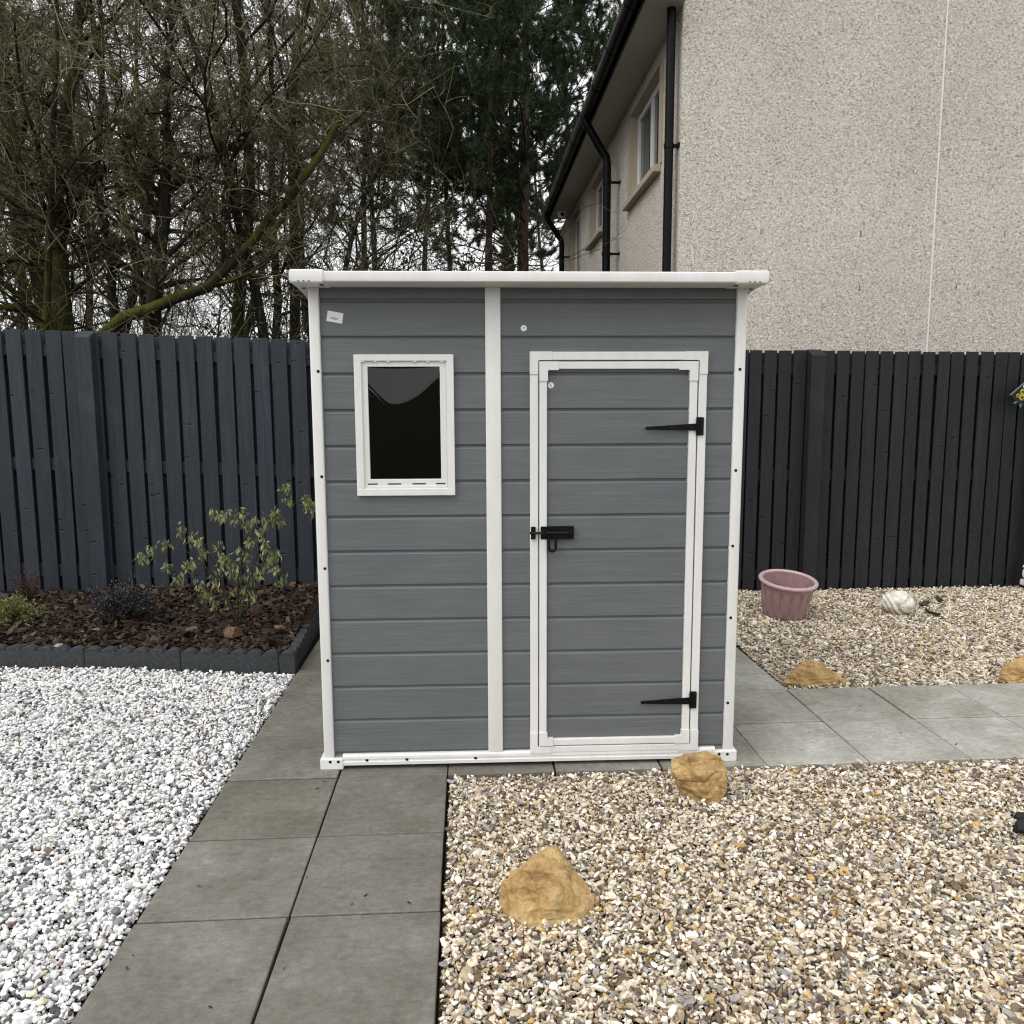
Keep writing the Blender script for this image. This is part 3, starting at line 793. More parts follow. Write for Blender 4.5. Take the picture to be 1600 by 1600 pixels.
# ------------------------------------------------------------------ fences
def fence(label, x0, x1, y0, top0, top1, pitch, bw, posts, mat, seed, first, zb=0.10):
    rs = random.Random(seed)
    root = tag(empty("timber_fence", (x0, y0, 0)), label, "fence")
    tz = lambda x: top0 + (top1 - top0) * (x - x0) / (x1 - x0)
    def boards(off, y, w, dz):
        bm = bmesh.new(); x = x0 + off
        while x < x1:
            b2 = bmesh.new(); ww = w + rs.gauss(0, .0022)
            cbox(b2, -ww / 2, ww / 2, -.008, .008, 0, tz(x) + dz + rs.gauss(0, .0012) - zb, 0.0025)
            # thin raised arrises, a little twist and lean in every board
            bmesh.ops.transform(b2, matrix=Matrix.Translation((x - x0 + ww / 2, y - y0 + rs.gauss(0, .0016), rs.gauss(zb, .0012))) @ Matrix.Rotation(rs.gauss(0, .022), 4, 'Z') @ Matrix.Rotation(rs.gauss(0, .0022), 4, 'Y'), verts=b2.verts)
            me = bpy.data.meshes.new("tmp"); b2.to_mesh(me); b2.free(); bm.from_mesh(me); bpy.data.meshes.remove(me)
            x += pitch
        return finish(bm, "board_panel", mat, root)
    boards(first, y0, bw, 0.0)
    boards(first + pitch / 2, y0 + 0.062, pitch - 0.006, -0.015)
    L = x1 - x0
    for a, b in ((-.185, -.105), (-1.025, -.93), (-1.83, -1.735)):
        bm = bmesh.new(); cbox(bm, 0, L, .012, .050, top0 + a, top0 + b, 0.003)
        for v in bm.verts: v.co.z += (top1 - top0) * v.co.x / L
        finish(bm, "rail", mat, root)
    for px in posts:
        w = 0.112; bm = bmesh.new(); t = tz(px)
        prof = [(-0.085, 0.0), (-0.085, t - 0.040), (-0.078, t - 0.032), (0.010, t + 0.012), (0.020, t + 0.008), (0.020, 0.0)]
        a = [bm.verts.new((px - x0 - w / 2, y, z)) for y, z in prof]; b = [bm.verts.new((px - x0 + w / 2, y, z)) for y, z in prof]
        for i in range(len(prof)):
            j = (i + 1) % len(prof); bm.faces.new((a[i], b[i], b[j], a[j]))
        bm.faces.new(a); bm.faces.new(list(reversed(b)))
        bmesh.ops.bevel(bm, geom=list(bm.edges), offset=0.003, segments=1, affect='EDGES')
        finish(bm, "post", mat, root)
    return root
fence("blue grey board fence behind the flower bed left of the shed", -4.6, 0.86, 2.925, 2.185, 1.985, 0.1365, 0.113, (-4.05, -2.215, -0.38), M['fenceL'], 3, 0.03)
fence("near black board fence behind the gravel right of the shed", 0.88, 7.4, 2.985, 1.988, 1.945, 0.1165, 0.0985, (1.45, 3.28, 5.11, 6.95), M['fenceR'], 8, 0.02, 0.045)

# ------------------------------------------------------------------ neighbouring house
HX, HY, HYE = 2.475, 4.1, 13.0
EAVE = 5.02
house = tag(empty("house", (HX, HY, 0)), "two storey house with cream roughcast walls and black gutter behind the right fence", "house")
def hp(bm, name, mat, parent=house, **k):
    bmesh.ops.transform(bm, matrix=Matrix.Translation((-HX, -HY, 0)), verts=bm.verts)
    return finish(bm, name, mat, parent, **k)
WINS = [(4.86, 6.27, 3.90, 4.86, 3), (8.0, 9.16, 4.02, 4.86, 3), (10.3, 11.45, 2.6, 4.93, 3)]
bm = bmesh.new()
# side wall (faces -X) with window openings, made from rectangles
ycuts = sorted({HY, HYE, *[w[0] for w in WINS], *[w[1] for w in WINS]})
def quad(bm, a, b, c, d): bm.faces.new([bm.verts.new(p) for p in (a, b, c, d)])
for ya, yb in zip(ycuts[:-1], ycuts[1:]):
    wz = [w for w in WINS if w[0] <= ya and w[1] >= yb]
    segs = [(-0.1, 5.1)] if not wz else [(-0.1, wz[0][2]), (wz[0][3], 5.1)]
    for za, zb in segs: quad(bm, (HX, ya, za), (HX, yb, za), (HX, yb, zb), (HX, ya, zb))
HW = 8.6; RIDGE = 5.05 + HW / 2 * 0.72
quad(bm, (HX, HY, -0.1), (HX + HW, HY, -0.1), (HX + HW, HY, 5.05), (HX, HY, 5.05))
bm.faces.new([bm.verts.new(p) for p in ((HX, HY, 5.05), (HX + HW, HY, 5.05), (HX + HW / 2, HY, RIDGE))])
quad(bm, (HX, HYE, -0.1), (HX + HW, HYE, -0.1), (HX + HW, HYE, 5.05), (HX, HYE, 5.05))
bm.faces.new([bm.verts.new(p) for p in ((HX, HYE, 5.05), (HX + HW, HYE, 5.05), (HX + HW / 2, HYE, RIDGE))])
quad(bm, (HX + HW, HY, -0.1), (HX + HW, HYE, -0.1), (HX + HW, HYE, 5.1), (HX + HW, HY, 5.1))
hp(bm, "wall", M['render'])
bm = bmesh.new()
cbox(bm, 4.838, 4.850, HY - 0.006, HY + 0.01, 0.0, 6.3); hp(bm, "movement_joint", M['upvc'])
for u_, v_ in ((1189, 362), (1345, 365), (1343, 450), (1494, 449), (1570, 365)):
    p_ = at_y(u_, v_, HY); bm = bmesh.new(); cbox(bm, p_.x - .003, p_.x + .003, HY - .003, HY + .01, p_.z - .026, p_.z + .026); hp(bm, "weep_vent", M['slate'])
# windows
for (ya, yb, za, zb, n_) in WINS:
    bm = bmesh.new()
    dp = 0.13
    for (y0, y1, z0, z1) in ((ya - .0, ya + .02, za, zb), (yb - .02, yb, za, zb), (ya, yb, zb - .02, zb)):
        cbox(bm, HX - 0.012, HX + dp, y0, y1, z0, z1)
    # smooth rendered band round the opening
    for (y0, y1, z0, z1) in ((ya - .11, ya, za, zb + .0), (yb, yb + .11, za, zb + .0)):
        cbox(bm, HX - 0.012, HX + 0.01, y0, y1, z0, z1)
    w_ = hp(bm, "window", M['cast'])
    bm = bmesh.new()
    fy = (ya + .02, yb - .02); m = (ya + yb) / 2
    for (y0, y1, z0, z1) in ((fy[0], fy[0] + .07, za, zb - .02), (fy[1] - .07, fy[1], za, zb - .02), (fy[0], fy[1], zb - .09, zb - .02), (fy[0], fy[1], za + .0, za + .08), (m - .045, m + .045, za, zb - .02)):
        cbox(bm, HX + .075 + (0.002 if y1 - y0 > 0.3 else 0), HX + .135, y0, y1, z0, z1, 0.004)
    hp(bm, "window_frame", M['upvc'], w_)
    bm = bmesh.new(); cbox(bm, HX + .10, HX + .11, fy[0] + .03, fy[1] - .03, za + .03, zb - .05)
    gt = NT("window_glass"); hp(bm, "glass", gt.done((0.05, 0.055, 0.06), 0.03, None, 0.6), w_)
    bm = bmesh.new()
    cbox(bm, HX - 0.075, HX + .08, ya - .06, yb + .08, za - .075, za - .001, 0.008); hp(bm, "sill", M['cast'], w_)
# eaves: soffit, fascia, gutter
bm = bmesh.new(); cbox(bm, HX - 0.345, HX - 0.001, HY - 0.12, 11.8, EAVE - 0.012, EAVE + 0.004); hp(bm, "soffit", M['soffit'])
bm = bmesh.new(); cbox(bm, HX - 0.368, HX - 0.347, HY - 0.14, 11.82, EAVE - 0.018, EAVE + 0.18); hp(bm, "fascia", M['blackpipe'])
bm = bmesh.new()
gy0, gy1 = HY - 0.16, 11.75
ang = np.linspace(math.pi, 2 * math.pi, 13)
GX, GZ, GR = HX - 0.428, EAVE + 0.058, 0.058
prev = None
for y in np.linspace(gy0, gy1, 24):
    outer = [bm.verts.new((GX + GR * math.cos(t), y, GZ + GR * math.sin(t))) for t in ang]
    inner = [bm.verts.new((GX + (GR - .004) * math.cos(t), y, GZ + (GR - .004) * math.sin(t))) for t in ang]
    if prev:
        for k in range(12):
            bm.faces.new((prev[0][k], outer[k], outer[k + 1], prev[0][k + 1])); bm.faces.new((prev[1][k], inner[k], inner[k + 1], prev[1][k + 1]))
        for k in (0, 12): bm.faces.new((prev[0][k], outer[k], inner[k], prev[1][k]))
    prev = (outer, inner)
bm.faces.new(prev[0])
gut = hp(bm, "gutter", M['blackpipe'], smooth=True, angle=40)
for y in np.arange(gy0 + .3, gy1, 0.9):
    bm = bmesh.new()
    r = GR + 0.006
    pts = [(GX + r * math.cos(t), GZ + r * math.sin(t)) for t in ang] + [(GX + r, GZ + .02), (GX - r, GZ + .02)]
    prism_y(bm, pts, y, y + 0.035)
    hp(bm, "gutter_bracket", M['blackpipe'], gut)
# downpipes
def downpipe(y, path, r, brackets):
    P = np.array([path]); v, q_ = tubes(P, np.full((1, len(path)), r), 14)
    v = v - np.array([HX, HY, 0])
    o = mesh_np("downpipe", v, q_, M['blackpipe'], house, smooth=True)
    for z in brackets:
        bm = bmesh.new()
        n = 14; a = np.linspace(0, 2 * math.pi, n, endpoint=False); px = path[-1][0]
        ra = r + 0.007
        va = [bm.verts.new((px + ra * math.cos(t), y + ra * math.sin(t), z - .02)) for t in a]; vb = [bm.verts.new((px + ra * math.cos(t), y + ra * math.sin(t), z + .02)) for t in a]
        for i in range(n): bm.faces.new((va[i], va[(i + 1) % n], vb[(i + 1) % n], vb[i]))
        bm.faces.new(va); bm.faces.new(vb)
        cbox(bm, px, HX + .0, y - .015, y + .015, z - .013, z + .013); cbox(bm, HX - .014, HX + .004, y - .06, y + .02, z - .016, z + .016)
        hp(bm, "pipe_bracket", M['blackpipe'], o)
px = HX - 0.085
downpipe(4.17, [(px, 4.17, 6.4), (px, 4.17, 5.0), (px, 4.17, 3.0), (px, 4.17, 0.1)], 0.040, (3.86, 2.2))
def swan(y, px): return [(GX, y, GZ - .03), (GX, y, GZ - .09), (GX + .03, y, GZ - .13), (px - .06, y, GZ - .42), (px - .012, y, GZ - .48), (px, y, GZ - .56), (px, y, 3.0), (px, y, 0.1)]
downpipe(6.9, swan(6.9, HX - .16), 0.050, (4.30, 3.45, 1.8))
downpipe(11.6, swan(11.6, HX - .15), 0.046, (4.3, 2.0))
# roof and a little security camera under the far eave
bm = bmesh.new()
ox = 0.45; z_e = EAVE + 0.13
sl = (RIDGE - 5.05) / (HW / 2)
for sgn in (1, -1):
    xa = HX - ox if sgn == 1 else HX + HW + ox
    xm = HX + HW / 2
    pts = []
    for dz in (0.0, 0.07): pts.append([(xa, HY - 0.15, z_e + dz), (xa, HYE + 0.06, z_e + dz), (xm, HYE + 0.06, z_e + dz + sl * (HW / 2 + ox)), (xm, HY - 0.15, z_e + dz + sl * (HW / 2 + ox))])
    lo, hi = [[bm.verts.new(p) for p in ps_] for ps_ in pts]
    bm.faces.new(lo); bm.faces.new(hi)
    for i in range(4): bm.faces.new((lo[i], lo[(i + 1) % 4], hi[(i + 1) % 4], hi[i]))
hp(bm, "roof", M['tile'])
bm = bmesh.new()
bmesh.ops.create_uvsphere(bm, u_segments=16, v_segments=10, radius=0.075)
bmesh.ops.transform(bm, matrix=Matrix.Translation((HX - 0.2, 11.2, EAVE - 0.07)), verts=bm.verts)
cbox(bm, HX - .27, HX - .13, 11.13, 11.27, EAVE - .05, EAVE - .013, .01)
sc_ = hp(bm, "security_camera", M['upvc'], smooth=True)
bm = bmesh.new(); disc(bm, HX - 0.2, 11.122, EAVE - 0.085, 0.03, 0.02); hp(bm, "lens", M['black'], sc_)

# ------------------------------------------------------------------ plant pot
def lathe(bm, prof, n=64, flute=None, cap=True):
    rings = []
    for k, (r, z, fl) in enumerate(prof):
        ring_ = []
        for i in range(n):
            a = 2 * math.pi * i / n
            rr = r * (1 + (fl * (abs(math.sin(a * 8)) ** 0.7 - 0.6) if fl else 0))
            ring_.append(bm.verts.new((rr * math.cos(a), rr * math.sin(a), z)))
        rings.append(ring_)
    for a, b in zip(rings[:-1], rings[1:]):
        for i in range(n): bm.faces.new((a[i], a[(i + 1) % n], b[(i + 1) % n], b[i]))
    if cap: bm.faces.new(rings[0]); bm.faces.new(rings[-1])
pot = tag(empty("plant_pot", (2.83, 2.31, 0.045)), "empty dusky pink plastic plant pot leaning on the gravel", "plant pot")
pot.rotation_euler = (rad(9.5), rad(0.0), 0.2)
bm = bmesh.new()
lathe(bm, [(0.139, 0.0, 0), (0.147, 0.012, 0), (0.150, 0.02, 0.0), (0.151, 0.026, 0.07), (0.158, 0.08, 0.075), (0.168, 0.15, 0.075), (0.176, 0.204, 0.065), (0.178, 0.212, 0.0), (0.182, 0.222, 0), (0.185, 0.255, 0),
           (0.176, 0.256, 0), (0.172, 0.22, 0), (0.160, 0.135, 0), (0.001, 0.135, 0)], 224)
finish(bm, "pot_body", M['pot'], pot, smooth=True, angle=60)
bm = bmesh.new()
a = np.linspace(0, 2 * math.pi, 64, endpoint=False); rr = 0.0155
rings = []
for t_ in a:
    rings.append([bm.verts.new(((0.190 + rr * 1.0 * math.cos(b)) * math.cos(t_), (0.190 + rr * math.cos(b)) * math.sin(t_), 0.262 + rr * 0.9 * math.sin(b))) for b in np.linspace(0, 2 * math.pi, 12, endpoint=False)])
for i in range(64):
    for k in range(12): bm.faces.new((rings[i][k], rings[(i + 1) % 64][k], rings[(i + 1) % 64][(k + 1) % 12], rings[i][(k + 1) % 12]))
finish(bm, "rim", plain("pale_pink_rim", (0.50, 0.36, 0.365), 0.42, 0.45), pot, smooth=True)
for k in range(6):
    bm = bmesh.new()
    a_ = k * math.pi / 3 + .3
    b2 = bmesh.new(); bmesh.ops.create_cone(b2, cap_ends=True, segments=12, radius1=0.022, radius2=0.006, depth=0.05)
    bmesh.ops.transform(b2, matrix=Matrix.Translation((0.095 * math.cos(a_), 0.095 * math.sin(a_), 0.155)), verts=b2.verts)
    me = bpy.data.meshes.new("tmp"); b2.to_mesh(me); b2.free(); bm.from_mesh(me); bpy.data.meshes.remove(me)
    finish(bm, "inner_peg", M['pot'], pot, smooth=True, angle=40)

# ------------------------------------------------------------------ rocks
def rock(pts, loc, label, seed, amp=0.010, cuts=6, mat=None, name="rock", cat="rock", rz=0):
    bm = bmesh.new(); rj = random.Random(seed)
    ctr = sum((Vector(p) for p in pts), Vector()) / len(pts)
    for p in pts: bm.verts.new(p)
    bmesh.ops.convex_hull(bm, input=bm.verts)
    for v in [v for v in bm.verts if not v.link_faces]: bm.verts.remove(v)
    bmesh.ops.bevel(bm, geom=list(bm.edges), offset=0.0025, segments=1, affect='EDGES')
    bmesh.ops.triangulate(bm, faces=bm.faces)
    for _ in range(cuts):
        L = [e for e in bm.edges if e.calc_length() > 0.0085]
        if not L: break
        bmesh.ops.subdivide_edges(bm, edges=L, cuts=1); bmesh.ops.triangulate(bm, faces=[f for f in bm.faces if len(f.verts) > 3])
    bm.normal_update()
    ds = []
    for v in bm.verts:
        p = v.co * 9 + Vector((seed * 3.1, seed, 0)); q = v.co * 34 + Vector((seed, 5, seed))
        st = Vector((p.x * .6, p.y * .6, p.z * 2.4))
        ds.append(amp * (0.55 * mnoise.noise(p) - 1.1 * max(0, 0.16 - abs(mnoise.noise(st * 1.5))) / .16 * .5 + 0.4 * abs(mnoise.noise(p * 2.3))) + amp * 0.34 * mnoise.noise(q) + amp * .20 * mnoise.noise(q * 2.3))
    for v, d in zip(bm.verts, ds): v.co += v.normal * d
    o = finish(bm, name, mat or M['rock'], smooth=False)
    o.location = loc; o.rotation_euler = (0, 0, rz)
    return tag(o, label, cat)
rock([(-.116, -.01, .118), (-.09, .06, .132), (.06, .085, .150), (.112, .05, .135), (-.098, -.050, .112), (.0, -.065, .120), (.120, .0, .10), (.10, -.05, .02), (.05, -.080, -.02), (-.045, -.015, -.02), (.0, -.025, -.03), (.06, .05, -.03), (-.05, .05, -.03)],
     (1.445, -0.235, -0.005), "blocky ochre sandstone with mossy right side at the shed's right front corner", 2, 0.011)
rock([(-.13, .0, -.03), (-.135, .0, .045), (-.06, .04, .085), (.03, .075, .120), (.05, .065, .122), (.09, .02, .09), (.155, -.05, .02), (.17, -.07, -.03), (.11, -.16, -.03), (-.06, -.18, -.03), (-.15, -.10, -.03), (.04, -.10, .085), (-.09, -.10, .055), (.02, .08, -.03)],
     (0.775, -0.835, -0.005), "pointed pale ochre sandstone in the front gravel, nearest the camera", 5, 0.011)
rock([(-0.196, 0.0, -0.02), (-0.1904, -0.015, 0.012), (-0.112, 0.03, 0.065), (-0.0336, 0.05, 0.118), (-0.0056, 0.055, 0.125), (0.0336, 0.05, 0.11), (0.112, 0.02, 0.055), (0.196, -0.01, 0.01), (0.1904, 0.0, -0.02), (0.0672, -0.055, 0.0), (-0.056, -0.06, 0.0), (-0.0896, -0.055, 0.01), (0.0, -0.03, 0.07)],
     (2.478, 1.01, -0.006), "flat triangular ochre sandstone behind the path, right of the shed", 9, 0.010)
rock([(-.12, -.02, -.02), (-.115, -.03, .03), (-.06, .02, .06), (.02, .04, .10), (.15, .05, .135), (.24, .02, .12), (.26, -.05, .0), (.10, -.07, -.01), (-.07, -.07, -.01), (.0, -.06, .06), (.22, .08, -.02)],
     (3.63, .985, 0.005), "ochre sandstone with a raised ridge cut by the photo's right edge", 12, 0.011)
rock([(-.06, -.03, 0), (-.055, .0, .05), (-.03, -.04, .065), (.02, -.05, .06), (.05, -.02, .05), (.06, .0, 0), (.02, .05, .03), (0, -.06, -.01)],
     (-0.925, 1.79, 0.118), "small brown stone under the wilted shrub in the mulch", 15, 0.006, 4, plain("brown_stone", (0.17, 0.105, 0.065), 0.85, 0.2, var=0.35))
rock([(-.035, 0, 0), (.0, -.02, .005), (.04, 0, 0), (.02, .02, .018), (-.02, .015, .015), (0, .0, .024)], (-1.93, 1.64, 0.105), "small pale grey slate chip in the mulch near the edging", 18, 0.003, 3, plain("pale_slate", (0.24, 0.26, 0.28), 0.6), "stone_chip", "stone chip")
for k, (loc, sc, lab) in enumerate((((2.590, -0.53, .012), .75, "black smooth stone at the photo's right edge, the smallest and farthest of three"),
                                    ((2.547, -0.62, .018), 1.15, "black smooth stone at the photo's right edge, the middle one of three"),
                                    ((2.53, -0.71, .015), 1.05, "black smooth stone at the photo's right edge, the nearest of three"))):
    rock([(x * sc, y * sc, z * sc) for x, y, z in ((-.07, .0, 0), (-.062, -.02, .02), (-.05, .01, .035), (.03, .015, .04), (.07, 0, .03), (.075, -.02, 0), (.0, -.03, .0), (-.04, -.028, .01), (.03, .03, 0))],
         loc, lab, 21 + k, 0.004, 4, M['slate'], "dark_stone", "stone", rz=0.15 * (k - 1))

# ------------------------------------------------------------------ ornaments
bm = bmesh.new(); bmesh.ops.create_icosphere(bm, subdivisions=5, radius=1.0)
for v in bm.verts:
    n = v.co.normalized()
    r = 1.0
    # carved bands sweep round the lower left, a lumpy knot sits on top right
    s = n.x * 0.55 + n.z * 0.8 - 0.25 * n.y + 0.25 * math.sin(2.2 * n.x + 1.0)
    low = 1 / (1 + math.exp((s - 0.12) * 14))
    r += low * 0.12 * (0.55 - 2.2 * max(0.0, abs(((s * 2.6) % 1.0) - 0.5) - 0.28) / 0.22)
    r += (1 - low) * (0.12 * mnoise.noise(n * 2.6 + Vector((4, 1, 2))) + 0.07 * abs(mnoise.noise(n * 4.5))) - 0.16 * math.exp(-((s - 0.12) / 0.05) ** 2)
    v.co = Vector((n.x * 0.108, n.y * 0.095, n.z * 0.086)) * r
o = finish(bm, "stone_ornament", M['cream'], smooth=True)
o.location = (3.66, 2.27, 0.125); o.rotation_euler = (0.1, 0.15, -0.15)
tag(o, "round weathered cream stone ornament with carved bands on the gravel", "ornament")

for k, (u_, v_, rz_, lab) in enumerate(((1444, 946, .3, "curled dark dead leaf on the gravel at the right foot of the round ornament"), (1465, 938, 1.4, "curled dark dead leaf farther right of the round ornament"), (1456, 960, 2.2, "curled dark dead leaf in front of the other two beside the round ornament"))):
    p_ = at_z(u_, v_, 0.06); gx = np.linspace(-1, 1, 9); gy = np.linspace(-1, 1, 7); X, Y = np.meshgrid(gx, gy)
    wd = 0.026 * np.sqrt(np.clip(1 - (X * .97) ** 2, 0, 1)); Z = 0.020 * Y ** 2 + 0.012 * X ** 2 + 0.004 * np.sin(5 * X + k)
    idx = np.arange(63).reshape(7, 9); qf = np.stack([idx[:-1, :-1], idx[:-1, 1:], idx[1:, 1:], idx[1:, :-1]], -1).reshape(-1, 4)
    o = mesh_np("dead_leaf", np.stack([X * .052, Y * wd, Z], -1).reshape(-1, 3), qf, plain("dry_dark_leaf", (0.045, 0.03, 0.02), 0.7), smooth=True)
    md = o.modifiers.new("thickness", 'SOLIDIFY'); md.thickness = 0.0012
    o.location = p_; o.rotation_euler = (.25, -.15, rz_); tag(o, lab, "leaf", "dead leaves beside the round ornament")

orn = tag(empty("curled_ornament", tuple(at_y(1607, 911, 2.84))), "small white curled ornament by the fence at the photo's right edge", "ornament")
th = np.linspace(0, 2.3 * 2 * math.pi, 60); rr = 0.062 * np.exp(-th / 9.5)
P = np.stack([rr * np.cos(th), -0.004 * th * .3, 0.075 + rr * np.sin(th)], -1)[None]
v, q_ = tubes(P, (0.020 * np.exp(-th / 12))[None], 10); mesh_np("curl", v, q_, M['cream'], orn, smooth=True)
th = np.linspace(0, 1, 14)
P = np.stack([-0.06 + 0.12 * th, 0 * th, 0.13 + 0.04 * np.sin(th * 3.0)], -1)[None]
v, q_ = tubes(P, (0.002 + 0.013 * np.sin(th * math.pi))[None], 10); mesh_np("crest", v, q_, M['cream'], orn, smooth=True)
bm = bmesh.new(); cbox(bm, -.05, .08, -.04, .04, -.02, .03, .012, 3); finish(bm, "foot", M['cream'], orn)

pl = tag(empty("hanging_plaque", tuple(at_y(1577, 617, 2.885) + Vector((0.086, 0, -0.016)))), "dark plaque with yellow flowers hung askew on the right fence", "plaque")
pl.rotation_euler = (0, rad(-41), 0)
bm = bmesh.new(); cbox(bm, -.055, .20, -.012, .0, -.075, .062, .003); finish(bm, "board", M['slate'], pl)
bm = bmesh.new(); cbox(bm, -.056, .20, -.016, .002, .0625, .069, .001); finish(bm, "edge_strip", plain("grey_metal_strip", (0.14, 0.14, 0.15), 0.4), pl)
ye = plain("yellow_petal", (0.62, 0.52, 0.10), 0.6); bc = plain("flower_centre", (0.07, 0.055, 0.012), 0.8); gr = plain("painted_leaf", (0.10, 0.19, 0.14), 0.6)
for cx, cz, r in ((.004, -.008, .027), (.034, .022, .025), (-.012, .024, .017)):
    bm = bmesh.new()
    for k in range(13):
        a_ = k * 2 * math.pi / 13; c_, s_ = math.cos(a_), math.sin(a_)
        pts = [(cx + r * .35 * c_ - r * .2 * s_, cz + r * .35 * s_ + r * .2 * c_), (cx + r * c_, cz + r * s_), (cx + r * .35 * c_ + r * .2 * s_, cz + r * .35 * s_ - r * .2 * c_)]
        prism_y(bm, pts[::-1], -.0165 - .0002 * (k % 3), -.013)
    fl = finish(bm, "flower", ye, pl)
    bm = bmesh.new(); disc(bm, cx, -.0195, cz, r * .45, .005, 14); finish(bm, "flower_centre", bc, fl)
bm = bmesh.new()
for k, (x, z, a_) in enumerate(((-.03, -.035, -2.2), (.0, -.045, -1.7), (.03, -.03, -.9), (-.04, -.01, 2.9))):
    c_, s_ = math.cos(a_), math.sin(a_); pts = [(x, z), (x + .02 * c_ - .009 * s_, z + .02 * s_ + .009 * c_), (x + .042 * c_, z + .042 * s_), (x + .02 * c_ + .009 * s_, z + .02 * s_ - .009 * c_)]
    prism_y(bm, pts[::-1], -.0150 - .0003 * k, -.0128)
finish(bm, "painted_leaf", gr, pl)
for pts in ([(.060, .0, .045), (.075, .0, .054), (.092, .0, .057)], [(.058, .0, .030), (.070, .0, .036), (.086, .0, .030), (.098, .0, .018)]):
    P = np.array([[(x, -.0135, z) for x, y, z in pts]]); v, q_ = tubes(P, np.full((1, len(pts)), .0042), 8); mesh_np("lettering", v, q_, M['sticker'], pl, smooth=True)

# ------------------------------------------------------------------ garden plants
def leaves(pos, dirs, L, W, rs, curl=0.25):
    """folded kite leaves: 4 triangles each"""
    n = len(pos)
    d = dirs / (np.linalg.norm(dirs, axis=1, keepdims=True) + 1e-9)
    s = np.cross(d, rs.normal(size=(n, 3))); s /= np.linalg.norm(s, axis=1, keepdims=True) + 1e-9
    nn = np.cross(d, s)
    L = L[:, None]; W = W[:, None]
    a = pos; b = pos + d * L * .45 + s * W * .5 + nn * W * curl; c = pos + d * L + nn * L * curl * -.4; e = pos + d * L * .45 - s * W * .5 + nn * W * curl; m = pos + d * L * .5
    v = np.stack([a, b, c, e, m], 1).reshape(-1, 3)
    i = (np.arange(n) * 5)[:, None]
    f = np.concatenate([i + [[0, 1, 4]], i + [[1, 2, 4]], i + [[2, 3, 4]], i + [[3, 0, 4]]]).reshape(-1, 3)
    return v, f
def plant(name, label, cat, stems, rad0, leafset, leafmat, base):
    root = tag(empty(name, base), label, cat)
    b = np.array(base)
    vs, fs, off = [], [], 0
    for pts, r in stems:
        P = np.array([pts]) - b; k = P.shape[1]
        v, q_ = tubes(P, np.linspace(r, r * .35, k)[None], 5); vs.append(v); fs.append(q_ + off); off += len(v)
    mesh_np("stems", np.concatenate(vs), np.concatenate(fs), M['stem'], root, smooth=True)
    v, f = leafset
    mesh_np("leaves", v - b, f, leafmat, root)
    return root
rs = np.random.RandomState(14)
SY = 1.86
base = np.array((-0.895, 1.80, 0.11))
def px(u, v, dy=0.0): return np.array(at_y(u, v, SY + dy))
tips = [(222, 872), (238, 858), (256, 850), (262, 880), (284, 826), (292, 882), (300, 838), (310, 845), (318, 862), (330, 800), (345, 806), (358, 800), (372, 812), (376, 800), (386, 818), (398, 812), (405, 828), (420, 812), (432, 800), (436, 812), (446, 762), (450, 776), (478, 778), (486, 792), (482, 786), (280, 902), (302, 878),
        (340, 852), (345, 880), (352, 866), (362, 882), (372, 858), (382, 866), (388, 880), (412, 846), (420, 858), (424, 872), (430, 866), (414, 882), (432, 888), (440, 906), (312, 912), (318, 930), (334, 940), (334, 908), (352, 922), (372, 902), (384, 918), (394, 930), (404, 896), (356, 940), (378, 940), (340, 896), (392, 846), (366, 895), (326, 925), (390, 905)]
stems = []; lp_, ld_ = [], []
mains = [[(371, 972), (352, 930), (334, 880), (318, 852), (300, 838), (284, 826)], [(372, 972), (340, 905), (300, 866), (262, 850), (222, 862)], [(374, 970), (390, 900), (408, 850), (424, 812), (450, 790), (486, 776)],
         [(372, 970), (372, 900), (384, 860), (400, 820), (376, 798)], [(375, 970), (402, 900), (420, 860), (432, 850)], [(372, 972), (356, 935), (340, 905), (326, 895)], [(408, 850), (428, 800), (446, 758)], [(392, 830), (360, 800), (332, 796)]]
allm = []
for mi, m in enumerate(mains):
    pts = [px(u, v, rs.uniform(-.06, .06) if k else 0) for k, (u, v) in enumerate(m)]
    stems.append((pts, 0.0055 if mi < 6 else 0.003)); allm += pts[1:]
allm = np.array(allm)
for (u, v) in tips:
    p = px(u, v, rs.uniform(-.10, .10)); j = allm[np.argmin(np.linalg.norm(allm - p, axis=1) + 0.3 * np.clip(allm[:, 2] - p[2], 0, None))]
    mid = (p + j) / 2 + np.array([0, 0, .018]); stems.append(([j, mid, p], 0.0022))
    n = rs.randint(13, 24)
    for _ in range(n):
        lp_.append(p + rs.normal(0, 1, 3) * [.016, .018, .018]); ld_.append([rs.normal(0, .35), rs.normal(0, .35), -1.0 + rs.normal(0, .45)])
lp_, ld_ = np.array(lp_), np.array(ld_)
plant("wilted_shrub", "leggy shrub with drooping pale green leaves in front of the left fence", "shrub", stems, .005,
      leaves(lp_, ld_, rs.uniform(.026, .054, len(lp_)), rs.uniform(.012, .023, len(lp_)), rs), M['wilt'], tuple(base))

